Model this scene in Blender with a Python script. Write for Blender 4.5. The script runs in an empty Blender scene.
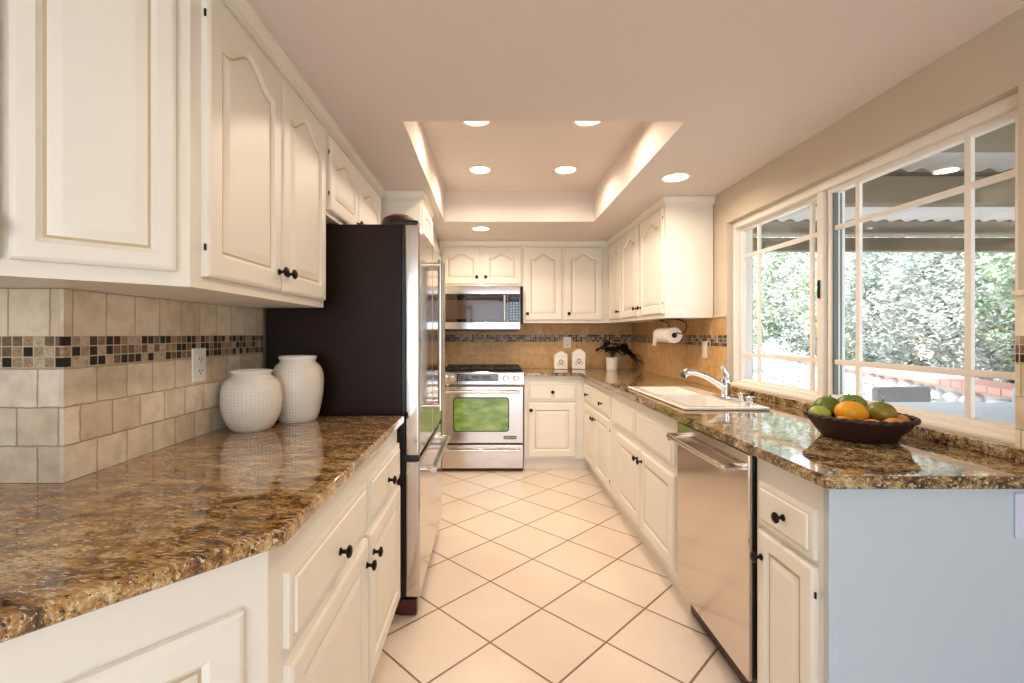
import bpy, bmesh, math, random
from mathutils import Vector, Matrix
PI = math.pi
C = bpy.context.scene.collection
scene = bpy.context.scene

# ---------------------------------------------------------------- camera, world, sun, exposure
F_PX = 470.0
EYE = 1.27
cd = bpy.data.cameras.new('camera'); cam = bpy.data.objects.new('camera', cd); C.objects.link(cam)
cam.location = (0, 0, EYE); cam.rotation_euler = (PI/2, 0, 0)
cd.sensor_width = 36; cd.lens = F_PX/1024*36
cd.shift_x = (512-491)/1024; cd.shift_y = -(341.5-334.2)/1024
cd.clip_start = 0.02
scene.camera = cam
scene.view_settings.view_transform = 'Standard'
scene.view_settings.look = 'None'
scene.view_settings.gamma = 1
scene.view_settings.use_curve_mapping = False
scene.view_settings.exposure = 0.66

w = bpy.data.worlds.new('world'); scene.world = w; w.use_nodes = True
nt = w.node_tree; bg = nt.nodes['Background']
sky = nt.nodes.new('ShaderNodeTexSky'); sky.sky_type = 'HOSEK_WILKIE'
sky.sun_direction = Vector((-0.45, -0.5, 0.75)).normalized(); sky.turbidity = 4
mixw = nt.nodes.new('ShaderNodeMix'); mixw.data_type = 'RGBA'; mixw.inputs[0].default_value = 0.6
nt.links.new(sky.outputs[0], mixw.inputs[6]); mixw.inputs[7].default_value = (0.72, 0.86, 1.0, 1)
nt.links.new(mixw.outputs[2], bg.inputs[0]); bg.inputs[1].default_value = 4.4
sd = bpy.data.lights.new('sun', 'SUN'); sun = bpy.data.objects.new('sun', sd); C.objects.link(sun)
sd.energy = 7.5; sd.angle = math.radians(1.0); sd.color = (1, 0.96, 0.9)
sun.rotation_euler = Vector((-0.45, -0.5, 0.75)).to_track_quat('Z', 'Y').to_euler()
LAMP_W = 4.6          # power of one ceiling can
LAMP_COL = (1.0, 0.80, 0.61)

# ---------------------------------------------------------------- materials
M = {}
def newmat(name):
    m = bpy.data.materials.new(name); m.use_nodes = True
    M[name] = m
    return m, m.node_tree, m.node_tree.nodes['Principled BSDF']
def srgb(r, g, b):
    f = lambda c: (c/255/12.92) if c/255 <= 0.04045 else ((c/255+0.055)/1.055)**2.4
    return (f(r), f(g), f(b), 1)
def plain(name, col, rough=0.5, metal=0.0, spec=0.5, bump=0, bscale=60, var=0.0, vscale=8, coat=0, stretch=None):
    m, t, p = newmat(name)
    p.inputs['Base Color'].default_value = col
    p.inputs['Roughness'].default_value = rough
    p.inputs['Metallic'].default_value = metal
    p.inputs['Specular IOR Level'].default_value = spec
    p.inputs['Coat Weight'].default_value = coat
    tc = t.nodes.new('ShaderNodeTexCoord')
    src = tc.outputs['Object']
    if stretch:
        mp = t.nodes.new('ShaderNodeMapping'); mp.inputs['Scale'].default_value = stretch
        t.links.new(src, mp.inputs[0]); src = mp.outputs[0]
    if bump:
        n = t.nodes.new('ShaderNodeTexNoise'); n.inputs['Scale'].default_value = bscale; n.inputs['Detail'].default_value = 3
        b = t.nodes.new('ShaderNodeBump'); b.inputs['Strength'].default_value = bump; b.inputs['Distance'].default_value = 0.002
        t.links.new(src, n.inputs['Vector'])
        t.links.new(n.outputs[0], b.inputs['Height']); t.links.new(b.outputs[0], p.inputs['Normal'])
    if var:
        n2 = t.nodes.new('ShaderNodeTexNoise'); n2.inputs['Scale'].default_value = vscale; n2.inputs['Detail'].default_value = 2
        t.links.new(src, n2.inputs['Vector'])
        mx = t.nodes.new('ShaderNodeMix'); mx.data_type = 'RGBA'
        mx.inputs[6].default_value = tuple(max(0, c*(1-var)) for c in col[:3])+(1,)
        mx.inputs[7].default_value = tuple(min(1, c*(1+var)) for c in col[:3])+(1,)
        t.links.new(n2.outputs[0], mx.inputs[0]); t.links.new(mx.outputs[2], p.inputs['Base Color'])
    return m
plain('cab', srgb(233, 228, 218), 0.38, var=0.03, vscale=5)
plain('cab_daylit', srgb(188, 201, 213), 0.45)  # white cabinet paint with the cool daylight put into its colour
plain('glaze', srgb(196, 178, 142), 0.5)
plain('wall', srgb(202, 189, 171), 0.85, bump=0.15, bscale=180)
plain('ceil', srgb(222, 212, 206), 0.9, bump=0.25, bscale=160)
plain('trimw', srgb(240, 232, 218), 0.5)
plain('vinyl', srgb(236, 230, 222), 0.4)
plain('alu', srgb(104, 114, 112), 0.5)
plain('bronze', srgb(38, 28, 22), 0.35, metal=0.7)
plain('steel', srgb(205, 200, 195), 0.22, metal=1.0, bump=0.04, bscale=90, stretch=(1, 1, 30))
plain('steel_flat', srgb(206, 198, 192), 0.15, metal=1.0)
plain('chrome', srgb(225, 225, 228), 0.07, metal=1.0)
plain('black', srgb(10, 9, 9), 0.35)
plain('blackglass', srgb(12, 8, 7), 0.05, coat=0.5)
plain('iron', srgb(22, 20, 20), 0.5)
plain('fridge_side', srgb(34, 19, 9), 0.4, spec=0.2, bump=0.35, bscale=260)
plain('redbrown', srgb(70, 22, 16), 0.4)
plain('ceramic', srgb(236, 230, 220), 0.22, coat=0.4)
plain('porcelain', srgb(248, 244, 238), 0.12, coat=0.6)
plain('plastic', srgb(240, 238, 232), 0.35)
plain('slot', srgb(60, 55, 50), 0.5)
plain('ink', srgb(120, 120, 118), 0.6)
plain('paper', srgb(246, 240, 232), 0.9, bump=0.2, bscale=200)
plain('display', srgb(30, 40, 80), 0.15)
plain('keys', srgb(150, 160, 185), 0.3)
plain('soil', srgb(60, 40, 28), 0.9)
plain('leaf_dark', srgb(26, 28, 26), 0.4, var=0.5, vscale=30)
plain('leaf_red', srgb(96, 16, 26), 0.45, var=0.4, vscale=30)
plain('leaf_pale', srgb(170, 160, 150), 0.45)
plain('stem', srgb(70, 60, 40), 0.6)
plain('peach', srgb(206, 140, 66), 0.45, var=0.15, vscale=30)
plain('plastic_cool', srgb(204, 208, 232), 0.4)
plain('mw_window', srgb(66, 48, 36), 0.12, coat=0.4)
plain('orange', srgb(226, 156, 20), 0.35, bump=0.2, bscale=120)
plain('coping', srgb(196, 140, 124), 0.9, var=0.1, vscale=4)
plain('stone', srgb(214, 210, 204), 0.9, var=0.12, vscale=3)
plain('mortar', srgb(190, 184, 176), 0.95)
plain('concrete', srgb(206, 200, 192), 0.95, var=0.08, vscale=2)
plain('beam', srgb(128, 118, 98), 0.8, var=0.12, vscale=3)
plain('roofpanel', srgb(208, 206, 204), 0.7)
plain('roofboard', srgb(120, 112, 96), 0.8)
plain('wicker', srgb(176, 172, 174), 0.8, bump=0.6, bscale=80)
plain('cushion', srgb(190, 192, 196), 0.9)
plain('tabletop', srgb(238, 240, 242), 0.7)
plain('tan_wall', srgb(170, 150, 118), 0.9)
plain('grey_roof', srgb(170, 170, 172), 0.9)
plain('bark', srgb(84, 70, 54), 0.9)
plain('brown_bowl', srgb(74, 38, 20), 0.45, var=0.3, vscale=20)

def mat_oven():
    m, t, p = newmat('oven_glass')  # pane colour mottled between a darker and a paler green
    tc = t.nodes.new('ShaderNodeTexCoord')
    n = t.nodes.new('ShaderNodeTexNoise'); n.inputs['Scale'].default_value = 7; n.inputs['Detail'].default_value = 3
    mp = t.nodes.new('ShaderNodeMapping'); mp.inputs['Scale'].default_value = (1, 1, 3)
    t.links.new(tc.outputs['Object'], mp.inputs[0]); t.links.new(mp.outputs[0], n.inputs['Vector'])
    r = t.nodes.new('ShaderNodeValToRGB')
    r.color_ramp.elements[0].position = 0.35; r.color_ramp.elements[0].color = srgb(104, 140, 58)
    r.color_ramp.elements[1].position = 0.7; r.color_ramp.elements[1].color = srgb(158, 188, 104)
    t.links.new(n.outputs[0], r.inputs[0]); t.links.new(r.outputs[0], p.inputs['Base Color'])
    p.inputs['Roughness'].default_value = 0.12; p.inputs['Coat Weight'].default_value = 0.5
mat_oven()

def mat_leaf(name, a, b):
    m, t, p = newmat(name)
    tc = t.nodes.new('ShaderNodeTexCoord')
    n = t.nodes.new('ShaderNodeTexNoise'); n.inputs['Scale'].default_value = 5.0; n.inputs['Detail'].default_value = 4
    r = t.nodes.new('ShaderNodeValToRGB')
    r.color_ramp.elements[0].position = 0.35; r.color_ramp.elements[0].color = a
    r.color_ramp.elements[1].position = 0.65; r.color_ramp.elements[1].color = b
    t.links.new(tc.outputs['Object'], n.inputs['Vector']); t.links.new(n.outputs[0], r.inputs[0])
    t.links.new(r.outputs[0], p.inputs['Base Color']); p.inputs['Roughness'].default_value = 0.35
mat_leaf('hedge', srgb(104, 118, 104), srgb(222, 228, 222))
mat_leaf('hedge_green', srgb(106, 130, 92), srgb(214, 226, 204))
mat_leaf('mango', srgb(72, 98, 30), srgb(122, 142, 52))
mat_leaf('mango_blush', srgb(84, 110, 26), srgb(150, 120, 40))
mat_leaf('lime', srgb(140, 160, 50), srgb(180, 190, 80))

def mat_glass():
    m, t, p = newmat('glass')
    t.nodes.remove(p)
    out = t.nodes['Material Output']
    tr = t.nodes.new('ShaderNodeBsdfTransparent'); gl = t.nodes.new('ShaderNodeBsdfGlossy')
    gl.inputs['Roughness'].default_value = 0.02
    lw = t.nodes.new('ShaderNodeLayerWeight'); lw.inputs[0].default_value = 0.5
    pw = t.nodes.new('ShaderNodeMath'); pw.operation = 'POWER'; pw.inputs[1].default_value = 5
    fr = t.nodes.new('ShaderNodeMath'); fr.operation = 'MULTIPLY_ADD'; fr.inputs[1].default_value = 0.96; fr.inputs[2].default_value = 0.035
    t.links.new(lw.outputs['Facing'], pw.inputs[0]); t.links.new(pw.outputs[0], fr.inputs[0])
    mx = t.nodes.new('ShaderNodeMixShader')
    t.links.new(fr.outputs[0], mx.inputs[0]); t.links.new(tr.outputs[0], mx.inputs[1]); t.links.new(gl.outputs[0], mx.inputs[2])
    t.links.new(mx.outputs[0], out.inputs['Surface'])
mat_glass()
def mat_emit(name, col, s):
    m, t, p = newmat(name)
    p.inputs['Base Color'].default_value = (0.9, 0.85, 0.75, 1)
    p.inputs['Emission Color'].default_value = col; p.inputs['Emission Strength'].default_value = s
mat_emit('lens', (1, 0.86, 0.62, 1), 5.0)

def mat_floor():
    m, t, p = newmat('floor_tile')
    S = 0.3382
    tc = t.nodes.new('ShaderNodeTexCoord')
    mp = t.nodes.new('ShaderNodeMapping'); mp.vector_type = 'TEXTURE'
    mp.inputs['Location'].default_value = (-0.004, 1.937, 0); mp.inputs['Rotation'].default_value = (0, 0, PI/4)
    t.links.new(tc.outputs['Object'], mp.inputs[0])
    br = t.nodes.new('ShaderNodeTexBrick'); br.offset = 0; br.squash = 1
    br.inputs['Scale'].default_value = 1; br.inputs['Brick Width'].default_value = S; br.inputs['Row Height'].default_value = S
    br.inputs['Mortar Size'].default_value = 0.0052; br.inputs['Mortar Smooth'].default_value = 0.3; br.inputs['Bias'].default_value = 0
    br.inputs['Color1'].default_value = srgb(226, 212, 198); br.inputs['Color2'].default_value = srgb(234, 221, 208)
    br.inputs['Mortar'].default_value = srgb(140, 112, 90)
    t.links.new(mp.outputs[0], br.inputs['Vector'])
    n = t.nodes.new('ShaderNodeTexNoise'); n.inputs['Scale'].default_value = 2.2; n.inputs['Detail'].default_value = 5
    t.links.new(tc.outputs['Object'], n.inputs['Vector'])
    r = t.nodes.new('ShaderNodeValToRGB'); r.color_ramp.elements[0].position = 0.3; r.color_ramp.elements[1].position = 0.7
    r.color_ramp.elements[0].color = (0.90, 0.88, 0.85, 1); r.color_ramp.elements[1].color = (1, 1, 1, 1)
    t.links.new(n.outputs[0], r.inputs[0])
    mx = t.nodes.new('ShaderNodeMix'); mx.data_type = 'RGBA'; mx.blend_type = 'MULTIPLY'; mx.inputs[0].default_value = 1
    t.links.new(br.outputs[0], mx.inputs[6]); t.links.new(r.outputs[0], mx.inputs[7]); t.links.new(mx.outputs[2], p.inputs['Base Color'])
    b = t.nodes.new('ShaderNodeBump'); b.invert = True; b.inputs['Distance'].default_value = 0.003; b.inputs['Strength'].default_value = 0.6
    t.links.new(br.outputs['Fac'], b.inputs['Height']); t.links.new(b.outputs[0], p.inputs['Normal'])
    p.inputs['Roughness'].default_value = 0.3
mat_floor()

def wall_uv(t, axis, off=(0, 0)):
    """world position -> (along the wall, height) in metres"""
    tc = t.nodes.new('ShaderNodeTexCoord'); s = t.nodes.new('ShaderNodeSeparateXYZ'); c = t.nodes.new('ShaderNodeCombineXYZ')
    t.links.new(tc.outputs['Object'], s.inputs[0])
    t.links.new(s.outputs[0 if axis == 'x' else 1], c.inputs[0]); t.links.new(s.outputs[2], c.inputs[1])
    mp = t.nodes.new('ShaderNodeMapping'); mp.inputs['Location'].default_value = (off[0], off[1], 0)
    t.links.new(c.outputs[0], mp.inputs[0])
    return mp.outputs[0], tc
def mat_field(name, axis, off, c1, c2, bw=0.1, rh=0.0925):
    m, t, p = newmat(name)
    v, tc = wall_uv(t, axis, off)
    br = t.nodes.new('ShaderNodeTexBrick'); br.offset = 0.5; br.squash = 1
    br.inputs['Scale'].default_value = 1; br.inputs['Brick Width'].default_value = bw; br.inputs['Row Height'].default_value = rh
    br.inputs['Mortar Size'].default_value = 0.0026; br.inputs['Mortar Smooth'].default_value = 0.6; br.inputs['Bias'].default_value = 0
    br.inputs['Color1'].default_value = c1; br.inputs['Color2'].default_value = c2; br.inputs['Mortar'].default_value = srgb(188, 170, 140)
    nw = t.nodes.new('ShaderNodeTexNoise'); nw.inputs['Scale'].default_value = 35; nw.inputs['Detail'].default_value = 2
    t.links.new(v, nw.inputs['Vector'])
    dm = t.nodes.new('ShaderNodeVectorMath'); dm.operation = 'MULTIPLY_ADD'; dm.inputs[1].default_value = (0.006, 0.006, 0)
    t.links.new(nw.outputs['Color'], dm.inputs[0]); t.links.new(v, dm.inputs[2])
    t.links.new(dm.outputs[0], br.inputs['Vector'])
    n = t.nodes.new('ShaderNodeTexNoise'); n.inputs['Scale'].default_value = 22; n.inputs['Detail'].default_value = 6
    t.links.new(tc.outputs['Object'], n.inputs['Vector'])
    r = t.nodes.new('ShaderNodeValToRGB'); r.color_ramp.elements[0].position = 0.32; r.color_ramp.elements[1].position = 0.6
    r.color_ramp.elements[0].color = (0.80, 0.76, 0.70, 1); r.color_ramp.elements[1].color = (1, 1, 1, 1)
    t.links.new(n.outputs[0], r.inputs[0])
    mx = t.nodes.new('ShaderNodeMix'); mx.data_type = 'RGBA'; mx.blend_type = 'MULTIPLY'; mx.inputs[0].default_value = 0.9
    t.links.new(br.outputs[0], mx.inputs[6]); t.links.new(r.outputs[0], mx.inputs[7]); t.links.new(mx.outputs[2], p.inputs['Base Color'])
    ad = t.nodes.new('ShaderNodeMath'); ad.operation = 'MULTIPLY_ADD'; ad.inputs[1].default_value = -0.35
    t.links.new(n.outputs[0], ad.inputs[0]); t.links.new(br.outputs['Fac'], ad.inputs[2])
    b = t.nodes.new('ShaderNodeBump'); b.invert = True; b.inputs['Distance'].default_value = 0.004; b.inputs['Strength'].default_value = 0.7
    t.links.new(ad.outputs[0], b.inputs['Height']); t.links.new(b.outputs[0], p.inputs['Normal'])
    p.inputs['Roughness'].default_value = 0.5
def mat_mosaic(name, axis, off=(0, 0)):
    m, t, p = newmat(name)
    K = 0.0254
    v, tc = wall_uv(t, axis, off)
    br = t.nodes.new('ShaderNodeTexBrick'); br.offset = 0; br.squash = 1
    br.inputs['Scale'].default_value = 1; br.inputs['Brick Width'].default_value = K; br.inputs['Row Height'].default_value = K
    br.inputs['Mortar Size'].default_value = 0.0016; br.inputs['Mortar Smooth'].default_value = 0.1
    t.links.new(v, br.inputs['Vector'])
    sc = t.nodes.new('ShaderNodeVectorMath'); sc.operation = 'SCALE'; sc.inputs[3].default_value = 1/K
    fl = t.nodes.new('ShaderNodeVectorMath'); fl.operation = 'FLOOR'
    wn = t.nodes.new('ShaderNodeTexWhiteNoise'); wn.noise_dimensions = '2D'
    t.links.new(v, sc.inputs[0]); t.links.new(sc.outputs[0], fl.inputs[0]); t.links.new(fl.outputs[0], wn.inputs['Vector'])
    r = t.nodes.new('ShaderNodeValToRGB'); r.color_ramp.interpolation = 'CONSTANT'
    cols = [(0.0, srgb(22, 16, 16)), (0.24, srgb(70, 40, 28)), (0.34, srgb(176, 152, 124)), (0.55, srgb(128, 104, 82)), (0.72, srgb(204, 188, 164)), (0.9, srgb(150, 118, 96))]
    while len(r.color_ramp.elements) < len(cols): r.color_ramp.elements.new(0.5)
    for e, (po, c) in zip(r.color_ramp.elements, cols): e.position = po; e.color = c
    t.links.new(wn.outputs['Value'], r.inputs[0])
    n = t.nodes.new('ShaderNodeTexNoise'); n.inputs['Scale'].default_value = 130; n.inputs['Detail'].default_value = 3
    t.links.new(tc.outputs['Object'], n.inputs['Vector'])
    r2 = t.nodes.new('ShaderNodeValToRGB'); r2.color_ramp.elements[0].position = 0.38; r2.color_ramp.elements[1].position = 0.62
    r2.color_ramp.elements[0].color = (0.5, 0.45, 0.42, 1)
    t.links.new(n.outputs[0], r2.inputs[0])
    mq = t.nodes.new('ShaderNodeMix'); mq.data_type = 'RGBA'; mq.blend_type = 'MULTIPLY'; mq.inputs[0].default_value = 0.8
    t.links.new(r.outputs[0], mq.inputs[6]); t.links.new(r2.outputs[0], mq.inputs[7])
    mx = t.nodes.new('ShaderNodeMix'); mx.data_type = 'RGBA'
    t.links.new(br.outputs['Fac'], mx.inputs[0]); t.links.new(mq.outputs[2], mx.inputs[6]); mx.inputs[7].default_value = srgb(198, 182, 156)
    t.links.new(mx.outputs[2], p.inputs['Base Color'])
    b = t.nodes.new('ShaderNodeBump'); b.invert = True; b.inputs['Distance'].default_value = 0.002
    t.links.new(br.outputs['Fac'], b.inputs['Height']); t.links.new(b.outputs[0], p.inputs['Normal'])
    p.inputs['Roughness'].default_value = 0.4
T1, T2 = srgb(242, 230, 210), srgb(212, 194, 168)
for ax in 'xy':
    mat_field('field_low_'+ax, ax, (0.03, -0.9125), T1, T2)
    mat_field('field_top_'+ax, ax, (0.0, -1.266), T1, T2, bw=0.1, rh=0.14)
    mat_mosaic('mosaic_'+ax, ax, (0, -1.1898))
mat_field('field_long_x', 'x', (0.0, -0.9125), srgb(224, 184, 130), srgb(204, 162, 108), bw=0.3, rh=0.139)  # cream tile; warm lamp light is put into these orange tones
mat_field('field_toplong_x', 'x', (0.0, -1.266), srgb(216, 176, 122), srgb(196, 154, 102), bw=0.1, rh=0.14)
mat_field('field_toplong_y', 'y', (0.0, -1.266), srgb(216, 176, 122), srgb(196, 154, 102), bw=0.1, rh=0.14)
mat_field('field_long_y', 'y', (0.05, -0.9125), srgb(224, 184, 130), srgb(204, 162, 108), bw=0.3, rh=0.139)

def mat_granite(name, stretch, seed=0, pal=None, spot=.455, coat=.1):
    m, t, p = newmat(name)
    tc = t.nodes.new('ShaderNodeTexCoord')
    mp = t.nodes.new('ShaderNodeMapping'); mp.inputs['Scale'].default_value = stretch; mp.inputs['Location'].default_value = (seed, seed, 0)
    mp.inputs['Rotation'].default_value = (0, 0, 0.12)
    t.links.new(tc.outputs['Object'], mp.inputs[0])
    def noise(s, d, dist=0.0, rough=0.6):
        n = t.nodes.new('ShaderNodeTexNoise'); n.inputs['Scale'].default_value = s; n.inputs['Detail'].default_value = d
        n.inputs['Distortion'].default_value = dist; n.inputs['Roughness'].default_value = rough
        t.links.new(mp.outputs[0], n.inputs['Vector']); return n.outputs[0]
    def ramp(src, pts):
        r = t.nodes.new('ShaderNodeValToRGB')
        while len(r.color_ramp.elements) < len(pts): r.color_ramp.elements.new(0.5)
        for e, (po, c) in zip(r.color_ramp.elements, pts): e.position = po; e.color = c
        t.links.new(src, r.inputs[0]); return r.outputs[0]
    base = ramp(noise(9, 10, 0.5, 0.82), pal)
    spots = ramp(noise(60, 6, 0.4, 0.75), [(spot-.07, (1, 1, 1, 1)), (spot, (0, 0, 0, 1))])
    lights = ramp(noise(75, 4, 0.3, 0.65), [(0.56, (0, 0, 0, 1)), (0.64, (1, 1, 1, 1))])
    a = t.nodes.new('ShaderNodeMix'); a.data_type = 'RGBA'; t.links.new(lights, a.inputs[0]); t.links.new(base, a.inputs[6]); a.inputs[7].default_value = srgb(218, 204, 178)
    b = t.nodes.new('ShaderNodeMix'); b.data_type = 'RGBA'; t.links.new(spots, b.inputs[0]); t.links.new(a.outputs[2], b.inputs[6]); b.inputs[7].default_value = srgb(40, 30, 26)
    t.links.new(b.outputs[2], p.inputs['Base Color'])
    p.inputs['Roughness'].default_value = 0.05; p.inputs['Coat Weight'].default_value = coat; p.inputs['Specular IOR Level'].default_value = 0.5; p.inputs['Coat Roughness'].default_value = 0.03
mat_granite('granite', (1.0, 2.6, 1.6), 0, [(0.38, srgb(44, 28, 22)), (0.44, srgb(96, 64, 40)), (0.50, srgb(158, 116, 66)), (0.56, srgb(182, 148, 94)), (0.64, srgb(210, 194, 160))], .46, .55)
mat_granite('granite_right', (1.2, 1.6, 1.6), 3.1, [(0.38, srgb(34, 26, 24)), (0.44, srgb(84, 62, 42)), (0.50, srgb(140, 108, 68)), (0.56, srgb(176, 152, 108)), (0.63, srgb(206, 198, 174))], .48)

def mat_basket():
    m, t, p = newmat('basket')
    tc = t.nodes.new('ShaderNodeTexCoord')
    s = t.nodes.new('ShaderNodeSeparateXYZ'); t.links.new(tc.outputs['Object'], s.inputs[0])
    at = t.nodes.new('ShaderNodeMath'); at.operation = 'ARCTAN2'; t.links.new(s.outputs[0], at.inputs[0]); t.links.new(s.outputs[1], at.inputs[1])
    c = t.nodes.new('ShaderNodeCombineXYZ'); t.links.new(at.outputs[0], c.inputs[0]); t.links.new(s.outputs[2], c.inputs[1])
    mp = t.nodes.new('ShaderNodeMapping'); mp.inputs['Scale'].default_value = (1, 8, 1); t.links.new(c.outputs[0], mp.inputs[0])
    br = t.nodes.new('ShaderNodeTexBrick'); br.inputs['Scale'].default_value = 22; br.inputs['Brick Width'].default_value = 1.2; br.inputs['Row Height'].default_value = 1.0
    br.inputs['Mortar Size'].default_value = 0.22
    br.inputs['Color1'].default_value = srgb(104, 44, 34); br.inputs['Color2'].default_value = srgb(56, 30, 28); br.inputs['Mortar'].default_value = srgb(14, 10, 10)
    t.links.new(mp.outputs[0], br.inputs['Vector']); t.links.new(br.outputs[0], p.inputs['Base Color'])
    b = t.nodes.new('ShaderNodeBump'); b.invert = True; b.inputs['Distance'].default_value = 0.003; t.links.new(br.outputs['Fac'], b.inputs['Height']); t.links.new(b.outputs[0], p.inputs['Normal'])
    p.inputs['Roughness'].default_value = 0.5
mat_basket()
def mat_vase():
    m, t, p = newmat('vase_glaze')
    p.inputs['Base Color'].default_value = srgb(234, 226, 214); p.inputs['Roughness'].default_value = 0.25; p.inputs['Coat Weight'].default_value = 0.4
    tc = t.nodes.new('ShaderNodeTexCoord')
    s = t.nodes.new('ShaderNodeSeparateXYZ'); t.links.new(tc.outputs['Object'], s.inputs[0])
    at = t.nodes.new('ShaderNodeMath'); at.operation = 'ARCTAN2'; t.links.new(s.outputs[0], at.inputs[0]); t.links.new(s.outputs[1], at.inputs[1])
    def mul(src, k):
        q = t.nodes.new('ShaderNodeMath'); q.operation = 'MULTIPLY'; q.inputs[1].default_value = k; t.links.new(src, q.inputs[0]); return q.outputs[0]
    def op(o, a, b=None):
        q = t.nodes.new('ShaderNodeMath'); q.operation = o; t.links.new(a, q.inputs[0])
        if b is not None: t.links.new(b, q.inputs[1])
        return q.outputs[0]
    u = mul(at.outputs[0], 24.0); v = mul(s.outputs[2], 270.0)
    h = op('MULTIPLY', op('SINE', op('ADD', u, v)), op('SINE', op('SUBTRACT', u, v)))
    b = t.nodes.new('ShaderNodeBump'); b.inputs['Distance'].default_value = 0.002; b.inputs['Strength'].default_value = 0.55
    t.links.new(h, b.inputs['Height']); t.links.new(b.outputs[0], p.inputs['Normal'])
mat_vase()

# ---------------------------------------------------------------- mesh helpers
def link(name, me, parent=None):
    o = bpy.data.objects.new(name, me); C.objects.link(o)
    if parent is not None: o.parent = parent
    return o
def obj(name, bm, mats, parent=None, smooth=35):
    me = bpy.data.meshes.new(name)
    bmesh.ops.recalc_face_normals(bm, faces=bm.faces)
    bm.to_mesh(me); bm.free()
    for mn in ([mats] if isinstance(mats, str) else mats): me.materials.append(M[mn])
    if smooth and len(me.polygons):
        me.polygons.foreach_set('use_smooth', [True]*len(me.polygons))
        me.set_sharp_from_angle(angle=math.radians(smooth))
    o = link(name, me, parent)
    if smooth and smooth <= 40:
        wm = o.modifiers.new('weighted_normal', 'WEIGHTED_NORMAL'); wm.keep_sharp = True; wm.weight = 50
    return o
def thing(name, label, cat, loc=(0, 0, 0), rotz=0, group=None):
    o = bpy.data.objects.new(name, None); C.objects.link(o)
    o.empty_display_size = 0.05
    o.location = loc; o.rotation_euler = (0, 0, rotz); o['label'] = label; o['category'] = cat
    if group: o['group'] = group
    return o
def tag(o, label, cat, group=None, kind=None):
    o['label'] = label; o['category'] = cat
    if group: o['group'] = group
    if kind: o['kind'] = kind
    return o
def structure(o): o['kind'] = 'structure'; return o
def B(): return bmesh.new()
def bx(bm, x0, x1, y0, y1, z0, z1, bev=0.0, seg=2, mi=0):
    vs = [bm.verts.new((x, y, z)) for x in (x0, x1) for y in (y0, y1) for z in (z0, z1)]
    fs = []
    for idx in ((0, 1, 3, 2), (4, 6, 7, 5), (0, 4, 5, 1), (2, 3, 7, 6), (0, 2, 6, 4), (1, 5, 7, 3)):
        f = bm.faces.new([vs[i] for i in idx]); f.material_index = mi; fs.append(f)
    if bev:
        es = list({e for f in fs for e in f.edges})
        r = bmesh.ops.bevel(bm, geom=es, offset=bev, segments=seg, profile=0.5, affect='EDGES')
        for f in r['faces']: f.material_index = mi
    return bm
def prism(bm, pts, z0, z1, bev=0.0, seg=3, mi=0):
    lo = [bm.verts.new((x, y, z0)) for x, y in pts]; hi = [bm.verts.new((x, y, z1)) for x, y in pts]
    n = len(pts); fs = [bm.faces.new(lo[::-1]), bm.faces.new(hi)]
    for i in range(n): fs.append(bm.faces.new((lo[i], lo[(i+1) % n], hi[(i+1) % n], hi[i])))
    for f in fs: f.material_index = mi
    if bev:
        es = [e for e in {e for f in fs for e in f.edges}]
        bmesh.ops.bevel(bm, geom=es, offset=bev, segments=seg, profile=0.5, affect='EDGES')
    return bm
def lathe(bm, prof, n=32, mat=Matrix(), mi=0, ry=1.0, close=True):
    rings = []
    for r, z in prof:
        if r < 1e-6: rings.append([bm.verts.new(mat @ Vector((0, 0, z)))])
        else: rings.append([bm.verts.new(mat @ Vector((r*math.cos(2*PI*k/n), ry*r*math.sin(2*PI*k/n), z))) for k in range(n)])
    for a, b in zip(rings, rings[1:]):
        if len(a) == 1 and len(b) == 1: continue
        for k in range(n):
            k2 = (k+1) % n
            if len(a) == 1: f = bm.faces.new((a[0], b[k], b[k2]))
            elif len(b) == 1: f = bm.faces.new((a[k], b[0], a[k2]))
            else: f = bm.faces.new((a[k], b[k], b[k2], a[k2]))
            f.material_index = mi
    return bm
def tube(bm, pts, r, n=12, mi=0, cap=True):
    pts = [Vector(p) for p in pts]; rs = r if isinstance(r, (list, tuple)) else [r]*len(pts)
    rings = []; up = None
    for i, p in enumerate(pts):
        d = (pts[min(i+1, len(pts)-1)]-pts[max(i-1, 0)]).normalized()
        if up is None:
            up = d.orthogonal().normalized()
        else:
            up = (up - d*up.dot(d)).normalized()
        s = d.cross(up)
        rings.append([bm.verts.new(p + rs[i]*(math.cos(2*PI*k/n)*up + math.sin(2*PI*k/n)*s)) for k in range(n)])
    for a, b in zip(rings, rings[1:]):
        for k in range(n): bm.faces.new((a[k], a[(k+1) % n], b[(k+1) % n], b[k])).material_index = mi
    if cap:
        bm.faces.new(rings[0][::-1]).material_index = mi; bm.faces.new(rings[-1]).material_index = mi
    return bm
AX_Y = Matrix.Rotation(PI/2, 4, 'X')      # lathe axis +z -> -y
def T(x, y, z): return Matrix.Translation((x, y, z))

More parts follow.
